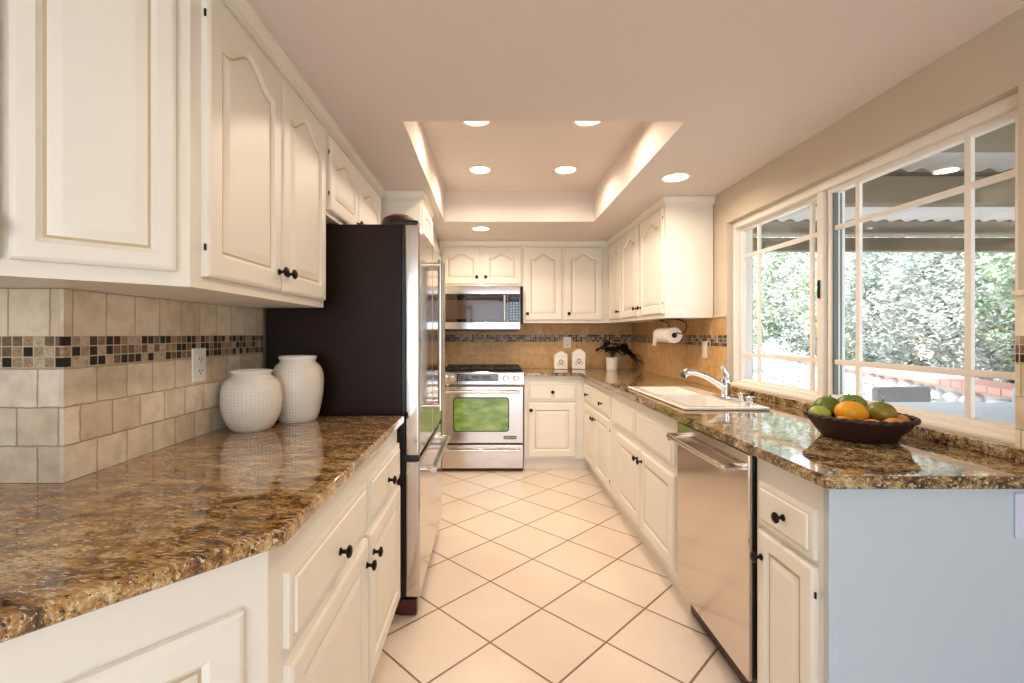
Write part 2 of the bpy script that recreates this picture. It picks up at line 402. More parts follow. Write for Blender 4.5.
# ---------------------------------------------------------------- cabinet pieces (local: x along the front, -y out of it, z up)
def loop(w, h, d, arch=0.0, nt=20, ns=3):
    """rectangle inset by d; the top edge dips by arch at its shoulders"""
    P = []
    x0, x1, z0 = d, w-d, d
    def top(u):                                   # u 0..1 from left to right
        a = min(1, abs(2*u-1)/0.84); s = a*a*(3-2*a)
        return h-d-arch*s
    for i in range(ns): P.append((x0+(x1-x0)*i/ns, z0))
    for i in range(ns): P.append((x1, z0+(top(1)-z0)*i/ns))
    for i in range(nt): u = 1-i/nt; P.append((x0+(x1-x0)*u, top(u)))
    for i in range(ns): P.append((x0, top(0)+(z0-top(0))*i/ns))
    return P
def skin_loops(bm, loops, mi_for=None, capfirst=False, caplast=False):
    R = [[bm.verts.new((x, y, z)) for x, z in pts] for pts, y in loops]
    for j, (a, b) in enumerate(zip(R, R[1:])):
        n = len(a)
        for k in range(n):
            f = bm.faces.new((a[k], a[(k+1) % n], b[(k+1) % n], b[k]))
            f.material_index = (mi_for or {}).get(j, 0)
    if capfirst: bm.faces.new(R[0])
    if caplast: bm.faces.new(R[-1])
def shift(bm, dx, dy, dz): bmesh.ops.translate(bm, verts=bm.verts, vec=(dx, dy, dz)); return bm
def door_leaf(parent, x0, x1, z0, z1, arch=0.0, knob=None, hinge=None, inset=0.055, mat='cab', y0=0.0, name='door', t=0.02, panel=True):
    W, H = x1-x0, z1-z0
    bm = B()
    skin_loops(bm, [(loop(W, H, 0), 0), (loop(W, H, 0), -t+.006), (loop(W, H, 0.003), -t+.004), (loop(W, H, 0.007), -t+.001), (loop(W, H, 0.012), -t),
                    (loop(W, H, inset, arch), -t), (loop(W, H, inset+.002, arch), -t+.003), (loop(W, H, inset+.010, arch), -t+.009),
                    (loop(W, H, inset+.014, arch), -t+.009)], {6: 0, 7: 1}, capfirst=True)
    d = obj(name, shift(bm, x0, y0, z0), [mat, 'glaze'], parent, 30)
    if panel:
        bm = B()
        skin_loops(bm, [(loop(W, H, inset+.014, arch), -t+.0091), (loop(W, H, inset+.016, arch), -t+.0075), (loop(W, H, inset+.036, arch*0.92), -t+.002), (loop(W, H, inset+.040, arch*.9), -t+.001)], {0: 1}, caplast=True)
        obj('raised_panel', shift(bm, x0, y0, z0), [mat, 'glaze'], d, 30)
    if knob: knob_on(d, knob[0], y0-t, knob[1])
    if hinge is not None:
        for hz in (z0+.07, z1-.07):
            bm = B(); tube(bm, [(hinge, y0-.012, hz-.008), (hinge, y0-.012, hz+.008)], 0.003, 8)
            obj('hinge', bm, 'bronze', d)
    return d
def drawer_front(parent, x0, x1, z0, z1, knobs=(), y0=0.0, t=0.02, name='drawer', mat='cab'):
    W, H = x1-x0, z1-z0
    bm = B()
    skin_loops(bm, [(loop(W, H, 0, nt=3), 0), (loop(W, H, 0, nt=3), -t+.008), (loop(W, H, .004, nt=3), -t+.006), (loop(W, H, .016, nt=3), -t+.005),
                    (loop(W, H, .018, nt=3), -t+.005), (loop(W, H, .022, nt=3), -t)], {3: 1}, capfirst=True, caplast=True)
    d = obj(name, shift(bm, x0, y0, z0), [mat, 'glaze'], parent, 30)
    for k in knobs: knob_on(d, k[0], y0-t, k[1])
    return d
def knob_on(parent, x, y, z):
    bm = B()
    lathe(bm, [(0, 0), (.010, 0), (.010, .003), (.0055, .006), (.005, .014), (.009, .018), (.0155, .021), (.0165, .025), (.013, .029), (.006, .031), (0, .031)], 20, T(x, y, z) @ AX_Y)
    return obj('knob', bm, 'bronze', parent)
def carcass(parent, w, d, z0, z1, toe=None, mat='cab'):
    bm = B(); bx(bm, 0, w, 0, d, z0, z1, 0.0015, 1)
    obj('body', bm, mat, parent, 30)
    if toe is not None:
        bm = B(); bx(bm, 0, w, toe, d, 0.0, z0)
        obj('toe_kick', bm, mat, parent)
RL, RR = PI/2, -PI/2

# ---------------------------------------------------------------- the room
ZC, ZT = 2.19, 2.44           # low ceiling, tray ceiling
XR, XL, YB = 1.495, -1.03, 4.975
bm = B(); bx(bm, -3.1, 1.66, -2.6, YB+.12, -0.1, 0.0); structure(obj('floor', bm, 'floor_tile', None, 0))
# ceiling with the raised tray
TX0, TX1, TY0, TY1 = -.38, .84, 2.033, 3.84
bm = B()
bx(bm, -3.1, 1.66, -2.6, TY0, ZC, 2.56); bx(bm, -3.1, 1.66, TY1, YB+.12, ZC, 2.56)
bx(bm, -3.1, TX0, TY0, TY1, ZC, 2.56); bx(bm, TX1, 1.66, TY0, TY1, ZC, 2.56)
bx(bm, TX0, TX1, TY0, TY1, ZT, 2.56)
structure(obj('ceiling', bm, 'ceil', None, 0))
bm = B(); bx(bm, -1.15, 1.66, YB, YB+.12, 0, ZC); structure(obj('wall_back', bm, 'wall', None, 0))
bm = B(); bx(bm, -1.15, XL, 1.132, YB, 0, ZC); bx(bm, -3.0, -1.15, 1.132, 1.25, 0, ZC); structure(obj('wall_left', bm, 'wall', None, 0))
bm = B(); bx(bm, -3.1, -3.0, -2.6, 1.25, 0, ZC); structure(obj('wall_far_left', bm, 'wall', None, 0))
WY0, WY1, WZ0, WZ1 = 1.333, 2.977, .955, 1.975
bm = B()
bx(bm, XR, 1.66, -2.6, WY0, 0, ZC); bx(bm, XR, 1.66, WY1, YB, 0, ZC)
bx(bm, XR, 1.66, WY0, WY1, 0, WZ0); bx(bm, XR, 1.66, WY0, WY1, WZ1, ZC)
structure(obj('wall_right', bm, 'wall', None, 0))
bm = B()
bx(bm, -3.1, -1.4, -2.72, -2.6, 0, ZC); bx(bm, 1.3, 1.66, -2.72, -2.6, 0, ZC); bx(bm, -1.4, 1.3, -2.72, -2.6, 2.1, ZC)
structure(obj('wall_behind', bm, 'wall', None, 0))

# the kitchen window
XG = 1.57
win = thing('window_1', 'white sliding window with prairie grid bars over the sink counter', 'window'); structure(win)
bm = B(); f = .042
bx(bm, 1.53, 1.64, WY0, WY1, WZ1-f, WZ1, .004); bx(bm, 1.53, 1.64, WY0, WY1, WZ0, WZ0+.03, .004)
bx(bm, 1.53, 1.64, WY0, WY0+.035, WZ0+.03, WZ1-f, .004); bx(bm, 1.53, 1.64, WY1-.03, WY1, WZ0+.03, WZ1-f, .004)
bx(bm, 1.535, 1.64, 2.175, 2.215, WZ0+.03, WZ1-f, .003)
obj('window_frame', bm, 'vinyl', win)
bm = B(); bx(bm, 1.51, 1.535, WY0, WY1, WZ0, WZ0+.012, .003); obj('window_sill', bm, 'vinyl', win)
def sash(y0, y1, xs, vs, first):
    bm = B(); s = .024
    bx(bm, xs-.016, xs+.016, y0, y1, 1.912, 1.935, .003); bx(bm, xs-.016, xs+.016, y0, y1, .984, .996, .002)
    bx(bm, xs-.016, xs+.016, y0, y0+s, .996, 1.912, .003); bx(bm, xs-.016, xs+.016, y1-s, y1, .996, 1.912, .003)
    sf = obj('sash', bm, 'vinyl', win)
    bm = B()
    for v in vs: bx(bm, xs-.008, xs+.008, v-.011, v+.011, .996, 1.912, .003)
    obj('vertical_bars', bm, 'vinyl', sf)
    bm = B()
    for z in (1.144, 1.752): bx(bm, xs-.009, xs+.009, y0+s, y1-s, z-.011, z+.011, .003)
    obj('horizontal_bars', bm, 'vinyl', sf)
    bm = B(); bx(bm, xs+.010, xs+.014, y0+s, y1-s, .996, 1.912); obj('pane', bm, 'glass', sf, 0)
sash(2.19, 2.947, XG+.01, (2.768, 2.31), True)
sash(1.368, 2.165, XG-.004, (2.0, 1.538), False)
bm = B(); bx(bm, 1.556, 1.574, 2.128, 2.15, .996, 1.912, .002); bx(bm, 1.580, 1.594, 2.132, 2.15, .996, 1.912, .002); obj('meeting_rail', bm, 'alu', win)
bm = B(); bx(bm, 1.574, 1.580, 2.1285, 2.15, .996, 1.912); obj('weather_strip', bm, 'vinyl', win)
bm = B(); tube(bm, [(1.545, 2.196, 1.44), (1.53, 2.196, 1.44), (1.53, 2.196, 1.52), (1.545, 2.196, 1.52)], .006, 8); obj('latch', bm, 'bronze', win)

# tile splashbacks
def splash(label, segs, long=False):
    t = thing('tile_backsplash', label, 'backsplash')
    for ax, a, b, c, zt in segs:       # ax: wall along x (at y=c) or along y (at x=c); thickness toward room
        for part, z0, z1, mname in (('lower_tiles', .915, 1.1895, 'field_long_' if long else 'field_low_'), ('mosaic_band', 1.1895, 1.266, 'mosaic_'), ('upper_tiles', 1.266, zt, 'field_toplong_' if long else 'field_top_')):
            bm = B()
            if ax == 'x': bx(bm, a, b, c[0], c[1], z0, z1)
            else: bx(bm, c[0], c[1], a, b, z0, z1)
            obj(part, bm, mname+ax, t, 0)
    return t
TH = .010
splash('tumbled cream tile splashback with mosaic strip behind the white vases', [('y', 1.132-TH, 2.1, (XL, XL+TH), 1.378)])
splash('shaded tumbled tile splashback at left edge, facing the camera', [('x', -1.8, XL-.0005, (1.132-TH, 1.132), 1.378)])
splash('cream tile splashback with warm light painted in and mosaic strip behind the range', [('x', XL+.25, XR-TH-.001, (YB-TH, YB-.0006), 1.378)], True)
t = splash('cream tile splashback with warm light painted in behind the paper towel roll and faucet', [('y', WY1+.002, YB-TH-.001, (XR-TH, XR-.0006), 1.378)], True)
bm = B(); bx(bm, XR-.018, XR-.0006, WY1+.002, 3.148, 1.378, 1.394, .004); obj('bullnose_cap', bm, 'field_top_y', t)
t = splash('narrow tiled strip right of the window at picture edge', [('y', 1.05, WY0-.002, (XR-TH, XR), 1.378)])
bm = B(); bx(bm, XR-.02, XR-.0006, 1.05, WY0, 1.378, 1.394, .004); obj('bullnose_cap', bm, 'field_top_y', t)

# ---------------------------------------------------------------- counters
def apply_bool(o, cutters):
    for c in cutters:
        md = o.modifiers.new('b', 'BOOLEAN'); md.operation = 'DIFFERENCE'; md.object = c; md.solver = 'EXACT'; md.use_self = True
    dg = bpy.context.evaluated_depsgraph_get()
    me = bpy.data.meshes.new_from_object(o.evaluated_get(dg))
    o.modifiers.clear(); o.data = me
    me.polygons.foreach_set('use_smooth', [True]*len(me.polygons)); me.set_sharp_from_angle(angle=math.radians(40))
    wm = o.modifiers.new('weighted_normal', 'WEIGHTED_NORMAL'); wm.keep_sharp = True
    for c in cutters: bpy.data.objects.remove(c)
ct = thing('granite_countertop', 'brown granite countertop on the left under the two white vases', 'countertop')
bm = B(); prism(bm, [(XL+TH, 2.06), (-.380, 2.06), (-.377, .862), (-.690, .497), (-1.8, .497), (-1.8, 1.132-TH), (XL+TH, 1.132-TH)][::-1], .881, .914, .008)
obj('slab', bm, 'granite', ct, 40)
ct = thing('granite_countertop', 'brown granite countertop with sink along the window and range wall', 'countertop')
bm = B(); prism(bm, [(.835, 1.172), (XR-.002, 1.172), (XR-.002, YB-TH-.002), (.305, YB-TH-.002), (.305, 4.34), (.835, 4.34)], .881, .914, .008)
slab = obj('slab', bm, 'granite_right', ct, 40)
bm = B(); bx(bm, .93, 1.25, 2.215, 3.065, .8, 1.0)
cut = obj('cutter', bm, 'granite'); bpy.context.view_layer.update(); apply_bool(slab, [cut])
bm = B(); bx(bm, 1.465, XR-.001, 1.175, WY1-.01, .9145, .952, .003); obj('upstand', bm, 'granite_right', ct, 40)

# ---------------------------------------------------------------- base cabinets, left
c = thing('base_cabinet', 'white two-door base cabinet with two drawers beside the fridge', 'cabinet', (-.41, .8635, 0), RL)
W = 2.05-.8635; carcass(c, W, .60, .11, .88, .055)
o = .8635
drawer_front(c, .926-o, 1.494-o, .65, .80, [(1.215-o, .708)]); drawer_front(c, 1.54-o, 2.035-o, .65, .80, [(1.79-o, .715)])
door_leaf(c, .926-o, 1.505-o, .13, .617, 0, (1.475-o, .545)); door_leaf(c, 1.53-o, 2.035-o, .13, .617, 0, (1.56-o, .548))
ang = math.atan2(.759, .651)
c = thing('corner_base_cabinet', 'white angled corner base cabinet at bottom left under granite edge', 'cabinet', (-.41-.4525*.651, .8635-.4525*.759, 0), ang)
bm = B(); 
cb, sb = math.cos(-ang), math.sin(-ang); ox, oy = -.41-.4525*.651, .8635-.4525*.759
lb = [((x-ox)*cb-(y-oy)*sb, (x-ox)*sb+(y-oy)*cb) for x, y in ((ox, oy), (-.4105, .8625), (-1.009, .8625), (-1.009, oy))]
prism(bm, lb, .11, .88); obj('body', bm, 'cab', c, 30)
bm = B(); prism(bm, [(.04, .05), (.41, .05), (.25, .28)], 0, .11); obj('toe_kick', bm, 'cab', c)
door_leaf(c, .04, .405, .13, .788, 0, (.07, .70))
c = thing('base_cabinet', 'white base cabinet under the counter end beyond the left edge', 'cabinet', (-1.8, .52, 0), 0)
carcass(c, 1.8-1.0095, .60, .11, .88, .055); door_leaf(c, .03, .38, .13, .788, 0, (.35, .70)); door_leaf(c, .41, .76, .13, .788, 0, (.44, .70))

# base cabinets, back and right
c = thing('base_cabinet', 'white base cabinet with one drawer and one door right of the range', 'cabinet', (.31, 4.38, 0), 0)
carcass(c, .565, .58, .11, .88, .045)
drawer_front(c, .343-.31, .79-.31, .65, .82, [(.57-.31, .735)]); door_leaf(c, .343-.31, .79-.31, .13, .63, 0, (.37-.31, .567), inset=.06)
XF = .875
c = thing('base_cabinet', 'white base cabinet in the far right corner, drawer with two knobs', 'cabinet', (XF, 4.38, 0), RR)
o = 4.38; W = 4.38-3.375; carcass(c, W, .61, .11, .88, .045)
bm = B(); bx(bm, -.0448, 0, .0451, .3, 0, .11); bx(bm, -.10, -.0451, .0005, .3, 0, .11); obj('toe_return', bm, 'cab', c)
drawer_front(c, .03, o-3.42, .66, .82, [(o-4.16, .735), (o-3.63, .735)])
door_leaf(c, .03, o-3.905, .13, .64, 0, (o-3.935, .567)); door_leaf(c, o-3.895, o-3.42, .13, .64, 0, (o-3.865, .567), hinge=o-3.415)
c = thing('sink_base_cabinet', 'white two-door sink cabinet with two blank drawer fronts', 'cabinet', (XF, 3.373, 0), RR)
o = 3.373; W = 3.373-2.150
bm = B(); bx(bm, 0, W, 0, .018, .11, .88); bx(bm, 0, W, .018, .61, .11, .13); bx(bm, 0, .018, .018, .61, .13, .88); bx(bm, W-.018, W, .018, .61, .13, .88); bx(bm, .018, W-.018, .595, .61, .13, .88)
obj('body', bm, 'cab', c, 30)
bm = B(); bx(bm, 0, W, .045, .61, 0, .11); obj('toe_kick', bm, 'cab', c)
drawer_front(c, o-3.33, o-2.82, .645, .805, name='drawer_front'); drawer_front(c, o-2.79, o-2.215, .645, .805, name='drawer_front')
door_leaf(c, o-3.20, o-2.715, .15, .60, 0, (o-2.745, .545)); door_leaf(c, o-2.70, o-2.215, .15, .60, 0, (o-2.67, .545))
c = thing('base_cabinet', 'narrow white base cabinet with one drawer, between dishwasher and white end panel', 'cabinet', (XF, 1.546, 0), RR)
o = 1.546; carcass(c, o-1.232, .61, .11, .88, .045)
drawer_front(c, o-1.515, o-1.255, .665, .80, [(o-1.375, .733)]); door_leaf(c, o-1.515, o-1.255, .13, .645, 0, (o-1.487, .565), hinge=o-1.25, inset=.045)
ep = thing('end_panel', 'white flat panel with cool daylight painted in, closing the counter end at right', 'panel')
bm = B(); bx(bm, .872, XR-.004, 1.212, 1.232, 0, .88); obj('board', bm, 'cab_daylit', ep, 0)
bm = B(); bx(bm, .868, .893, 1.206, 1.212, 0, .88, .001, 1); obj('corner_trim', bm, 'cab_daylit', ep, 30)

# dishwasher
d = thing('dishwasher', 'stainless dishwasher with bar handle under the granite counter', 'dishwasher', (XF, 2.146, 0), RR)
bm = B(); bx(bm, .002, .596, .02, .58, .12, .872); obj('tub', bm, 'black', d)
bm = B(); bx(bm, .004, .594, -.012, .02, .128, .868, .002); obj('door_liner', bm, 'black', d)
bm = B(); bx(bm, .002, .596, -.026, -.012, .122, .872, .004); obj('door', bm, 'steel_flat', d, 30)
bm = B(); bx(bm, .004, .594, .036, .10, .005, .118); obj('toe_kick', bm, 'redbrown', d)
bm = B(); tube(bm, [(.03, -.075, .812), (.555, -.075, .812)], .011, 16); h = obj('handle', bm, 'steel_flat', d)
for x in (.045, .54):
    bm = B(); tube(bm, [(x, -.082, .812), (x, -.026, .812)], [.018, .0165], 16); obj('bracket', bm, 'steel', h)

# ---------------------------------------------------------------- wall cabinets
ZU = 1.38
def crownstrip(name, pts, closed=False):
    """small crown moulding swept along pts at the ceiling, inside face outwards to the right-hand normal"""
    prof = [(0, 0), (.007, 0), (.007, .009), (.013, .010), (.013, .017), (.017, .019), (.024, .036), (.024, .041), (.031, .042), (.031, .052), (0, .052)]
    bm = B(); R = []
    P = [Vector((x, y, 0)) for x, y in pts]
    for i, p in enumerate(P):
        ns = []
        if i > 0: dd = (P[i]-P[i-1]).normalized(); ns.append(Vector((dd.y, -dd.x, 0)))
        if i < len(P)-1: dd = (P[i+1]-P[i]).normalized(); ns.append(Vector((dd.y, -dd.x, 0)))
        n = sum(ns, Vector())
        n = n.normalized()/max(.3, n.normalized().dot(ns[0]))
        R.append([bm.verts.new((p.x+n.x*a, p.y+n.y*a, ZC-.054+b)) for a, b in prof])
    k = len(prof)
    for a, b in zip(R, R[1:]):
        for j in range(k): bm.faces.new((a[j], a[(j+1) % k], b[(j+1) % k], b[j]))
    bm.faces.new(R[0]); bm.faces.new(R[-1][::-1])
    return structure(obj(name, bm, 'cab', None, 30))

c = thing('wall_cabinet', 'white two-door arched wall cabinet above the two white vases', 'cabinet', (-.70, 1.093, 0), RL)
o = 1.093; carcass(c, 1.965-o, .325, ZU, ZC-.002)
door_leaf(c, 1.135-o, 1.535-o, 1.41, 2.115, .055, (1.508-o, 1.47), hinge=1.131-o); door_leaf(c, 1.542-o, 1.945-o, 1.41, 2.115, .055, (1.572-o, 1.47))
dx, dy = -.72*.62, -.694*.62
ang = math.atan2(.694, .72)
c = thing('corner_wall_cabinet', 'white angled corner wall cabinet at top left of the picture', 'cabinet', (-.70+dx, 1.093+dy, 0), ang)
L = .62*math.hypot(.72, .694)
ca, sa = math.cos(-ang), math.sin(-ang)
def loc(x, y): x -= -.70+dx; y -= 1.093+dy; return (x*ca-y*sa, x*sa+y*ca)
bm = B(); prism(bm, [(0, 0), (L, 0), loc(-1.029, 1.092), loc(-1.029, 1.129), loc(-1.146, 1.129)], ZU, ZC-.002); obj('body', bm, 'cab', c, 30)
door_leaf(c, L-.294, L-.030, 1.412, 2.115, .05, None, inset=.036)
door_leaf(c, L-.570, L-.306, 1.412, 2.115, .05, (L-.322, 1.468), inset=.036)
c = thing('wall_cabinet', 'white wall cabinet beyond the left edge over the shaded tiles', 'cabinet', (-1.8, 1.093+dy, 0), 0)
carcass(c, 1.8-1.1475, 1.13-(1.093+dy), ZU, ZC-.002)
door_leaf(c, .03, .31, 1.41, 2.115, .055, (.28, 1.47)); door_leaf(c, .33, .61, 1.41, 2.115, .055, (.36, 1.47))
c = thing('wall_cabinet', 'short white two-door wall cabinet above the fridge', 'cabinet', (-.70, 1.97, 0), RL)
o = 1.97; carcass(c, 3.0-o, .325, 1.778, ZC-.002)
door_leaf(c, 2.0-o, 2.42-o, 1.80, 2.115, .045, (2.39-o, 1.83), hinge=1.995-o); door_leaf(c, 2.44-o, 2.9-o, 1.80, 2.115, .045, (2.47-o, 1.83))
crownstrip('trim_1', [(-1.8, 1.093+dy), (-.70+dx, 1.093+dy), (-.70, 1.093), (-.70, 3.0)])
c = thing('tall_cabinet', 'white deep tall cabinet just behind the fridge, reaching the ceiling', 'cabinet', (-.455, 3.035, 0), RL)
carcass(c, .53, .56, .11, ZC-.002, .05)
door_leaf(c, .02, .51, 1.93, 2.115, .03, None, inset=.04); door_leaf(c, .02, .51, .9, 1.90, 0, (.05, 1.2)); door_leaf(c, .02, .51, .13, .88, 0, (.05, .8))
crownstrip('trim_2', [(-.70, 3.031), (-.455, 3.031), (-.455, 3.569)])
c = thing('tall_cabinet', 'white tall cabinet against the back wall left of the range', 'cabinet', (-.52, 3.575, 0), RL)
carcass(c, 1.38, .49, .11, ZC-.002, .05)
door_leaf(c, .02, .68, .13, 2.115, 0, (.65, 1.1)); door_leaf(c, .70, 1.36, .13, 2.115, 0, (.73, 1.1))
YU = 4.645
c = thing('wall_cabinet', 'short cream two-door wall cabinet above the microwave', 'cabinet', (-.515, YU, 0), 0)
o = -.515; carcass(c, .317-o, .325, 1.745, ZC-.002)
door_leaf(c, -.485-o, -.108-o, 1.768, 2.127, .05, (-.14-o, 1.832)); door_leaf(c, -.076-o, .300-o, 1.768, 2.127, .05, (-.052-o, 1.832))
c = thing('wall_cabinet', 'cream two-door wall cabinet above the two canisters', 'cabinet', (.318, YU, 0), 0)
o = .318; carcass(c, 1.168-o, .325, ZU, ZC-.002)
door_leaf(c, .334-o, .702-o, 1.41, 2.127, .055, (.358-o, 1.472)); door_leaf(c, .731-o, 1.10-o, 1.41, 2.127, .055, (.765-o, 1.472))
c = thing('wall_cabinet', 'cream three-door wall cabinet on the window wall above the paper towel', 'cabinet', (1.17, YB-.002, 0), RR)
o = YB-.002; carcass(c, o-3.15, .32, ZU, ZC-.002)
door_leaf(c, o-4.60, o-4.205, 1.41, 2.127, .055, (o-4.235, 1.472)); door_leaf(c, o-4.165, o-3.70, 1.41, 2.127, .055, (o-3.73, 1.472))
door_leaf(c, o-3.64, o-3.175, 1.41, 2.127, .055, (o-3.612, 1.472), hinge=o-3.17)
crownstrip('trim_3', [(-.515, YU), (1.17, YU), (1.17, 3.15), (XR-.002, 3.15)])

# ---------------------------------------------------------------- refrigerator
fr = thing('refrigerator', 'tall stainless french-door refrigerator with dark textured side', 'refrigerator', (0, 0, 0), 0)
Y0, Y1 = 2.11, 3.02
bm = B(); bx(bm, -1.01, -.402, Y0, Y1, .06, 1.765, .008); obj('body', bm, 'fridge_side', fr, 40)
bm = B(); bx(bm, -.402, -.388, Y0+.012, Y1-.012, .08, 1.76); obj('gasket', bm, 'black', fr)
bm = B(); bx(bm, -1.0, -.36, Y0+.02, Y1-.02, 0.0, .06); obj('base', bm, 'redbrown', fr)
bm = B(); bx(bm, -.42, -.335, Y0+.005, Y0+.05, .005, .075, .004); obj('front_foot', bm, 'redbrown', fr)
ym = (Y0+Y1)/2
for a, b, hy, bz in ((Y0, ym-.003, ym-.06, 0), (ym+.003, Y1, ym+.06, 0)):
    bm = B(); bx(bm, -.388, -.32, a, b, .722, 1.765, .010, 3); dr = obj('door', bm, 'steel_flat', fr, 40)
    bm = B(); tube(bm, [(-.270, hy, .865), (-.270, hy, 1.665)], .0145, 16); h = obj('handle', bm, 'steel', dr)
    for z in (.89, 1.64):
        bm = B(); tube(bm, [(-.270, hy, z), (-.32, hy, z)], [.0175, .015], 14); obj('bracket', bm, 'steel', h)
bm = B(); bx(bm, -.388, -.32, Y0, Y1, .085, .700, .010, 3); dr = obj('freezer_drawer', bm, 'steel_flat', fr, 40)
bm = B(); tube(bm, [(-.270, Y0+.10, .632), (-.270, Y1-.10, .632)], .0145, 16); h = obj('handle', bm, 'steel', dr)
for y in (Y0+.12, Y1-.12):
    bm = B(); tube(bm, [(-.270, y, .632), (-.32, y, .632)], [.0175, .015], 14); obj('bracket', bm, 'steel', h)
bm = B(); bx(bm, -.40, -.322, Y0+.004, Y0+.03, .700, .722, .002); obj('middle_hinge', bm, 'black', fr)
bm = B(); bx(bm, -.46, -.33, Y0+.01, Y0+.08, 1.765, 1.785, .004); obj('top_hinge', bm, 'black', fr)
b = thing('wooden_bowl', 'dark brown upturned bowl lying on top of the fridge', 'bowl', (-.455, 2.33, 1.7655))
bm = B(); lathe(bm, [(.002, .090), (.05, .088), (.076, .074), (.088, .05), (.092, .0), (.086, 0), (.082, .046), (.07, .068), (.045, .081), (.002, .083)], 40); obj('bowl_shell', bm, 'brown_bowl', b)
bm = B(); lathe(bm, [(.091, .0), (.099, .002), (.099, .010), (.0915, .012)], 40); obj('rim', bm, 'brown_bowl', b)

# ---------------------------------------------------------------- range
rg = thing('range', 'stainless gas range with green oven window and black grates', 'stove', (-.079, 4.34, 0), 0)
W2 = .376
bm = B(); bx(bm, -W2, W2, .02, .62, .03, .905); obj('body', bm, 'steel_flat', rg, 0)
bm = B(); bx(bm, -W2, W2, 0.03, .60, 0.0, .03); obj('base', bm, 'redbrown', rg, 0)
bm = B()
prof = [(.02, .798), (-.012, .798), (-.018, .81), (-.004, .915), (.01, .923), (.06, .923), (.06, .798)]
vs0 = [bm.verts.new((-W2-.006, y, z)) for y, z in prof]; vs1 = [bm.verts.new((W2+.006, y, z)) for y, z in prof]
n = len(prof)
for i in range(n): bm.faces.new((vs0[i], vs0[(i+1) % n], vs1[(i+1) % n], vs1[i]))
bm.faces.new(vs0); bm.faces.new(vs1[::-1])
cp = obj('control_panel', bm, 'steel_flat', rg, 20)
bm = B(); bx(bm, -.235, .148, -.0145, .0, .826, .902, .002); obj('display_panel', bm, 'blackglass', cp)
def button(parent, x0, x1, z0, z1, y, name='button', mat='keys'):
    bm = B(); bx(bm, x0, x1, y, y+.002, z0, z1); obj(name, bm, mat, parent, 0)
for i in range(4):
    for j in range(4): button(cp, -.222+i*.016, -.213+i*.016, .835+j*.016, .843+j*.016, -.0165); button(cp, .082+i*.016, .091+i*.016, .835+j*.016, .843+j*.016, -.0165)
for i in range(9): button(cp, -.13+i*.021, -.117+i*.021, .834, .841, -.0165)
for x in (-.10, -.005): button(cp, x, x+.07, .862, .888, -.0165, 'screen', 'display')
for x in (-.335, -.277, .215, .312):
    bm = B(); lathe(bm, [(.030, 0), (.030, .004), (.024, .006), (.022, .028), (.018, .032), (0, .032)], 24, T(x, -.010, .862) @ AX_Y)
    bx(bm, x-.004, x+.004, -.047, -.042, .845, .880, .001); obj('knob', bm, 'steel', cp)
bm = B(); bx(bm, -W2-.006, W2+.006, .061, .615, .905, .923, .004); obj('cooktop', bm, 'iron', rg)
for gx in (-.245, 0, .245):
    bm = B()
    for x in (-.115, .115): bx(bm, gx+x-.006, gx+x+.006, .09, .58, .936, .954, .003)
    for y in (.10, .33, .57): bx(bm, gx-.115, gx+.115, y-.006, y+.006, .936, .954, .003)
    for y in (.16, .27, .39, .51): bx(bm, gx-.115, gx-.03, y-.005, y+.005, .938, .952, .002); bx(bm, gx+.03, gx+.115, y-.005, y+.005, .938, .952, .002)
    bx(bm, gx-.005, gx+.005, .10, .57, .938, .951, .002)
    for x in (-.11, .11):
        for y in (.10, .57): bx(bm, gx+x-.006, gx+x+.006, y-.006, y+.006, .923, .938)
    obj('burner_grate', bm, 'iron', rg, 30)
for gx in (-.245, .245):
    for y in (.215, .45):
        bm = B(); lathe(bm, [(.05, .923), (.05, .930), (.036, .932), (.034, .936), (0, .936)], 24, T(gx, y, 0)); obj('burner', bm, 'iron', rg)
bm = B(); bx(bm, -W2, W2, .004, .02, .79, .797); obj('vent_gap', bm, 'black', rg)
bm = B(); bx(bm, -W2, W2, -.018, .02, .268, .788, .006); od = obj('oven_door', bm, 'steel_flat', rg, 40)
def rrect(x0, x1, z0, z1, r, n=6):
    P = []
    for cx, cz, a0 in ((x1-r, z0+r, -90), (x1-r, z1-r, 0), (x0+r, z1-r, 90), (x0+r, z0+r, 180)):
        for k in range(n+1): a = math.radians(a0+90*k/n); P.append((cx+r*math.cos(a), cz+r*math.sin(a)))
    return P
def plate(bm, P, y0, y1, mi=0):
    a = [bm.verts.new((x, y0, z)) for x, z in P]; b = [bm.verts.new((x, y1, z)) for x, z in P]
    n = len(P)
    for i in range(n): bm.faces.new((a[i], a[(i+1) % n], b[(i+1) % n], b[i])).material_index = mi
    bm.faces.new(a).material_index = mi; bm.faces.new(b[::-1]).material_index = mi
bm = B(); plate(bm, rrect(-.268, .246, .373, .690, .030), -.0205, -.010); obj('window_surround', bm, 'black', od)
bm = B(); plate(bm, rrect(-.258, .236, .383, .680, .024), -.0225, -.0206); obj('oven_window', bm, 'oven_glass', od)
bm = B(); tube(bm, [(-.345, -.060, .742), (.345, -.060, .742)], .0135, 16); h = obj('handle', bm, 'steel', od)
for x in (-.325, .325): bm = B(); tube(bm, [(x, -.06, .742), (x, -.018, .742)], .015, 14); obj('bracket', bm, 'steel', h)
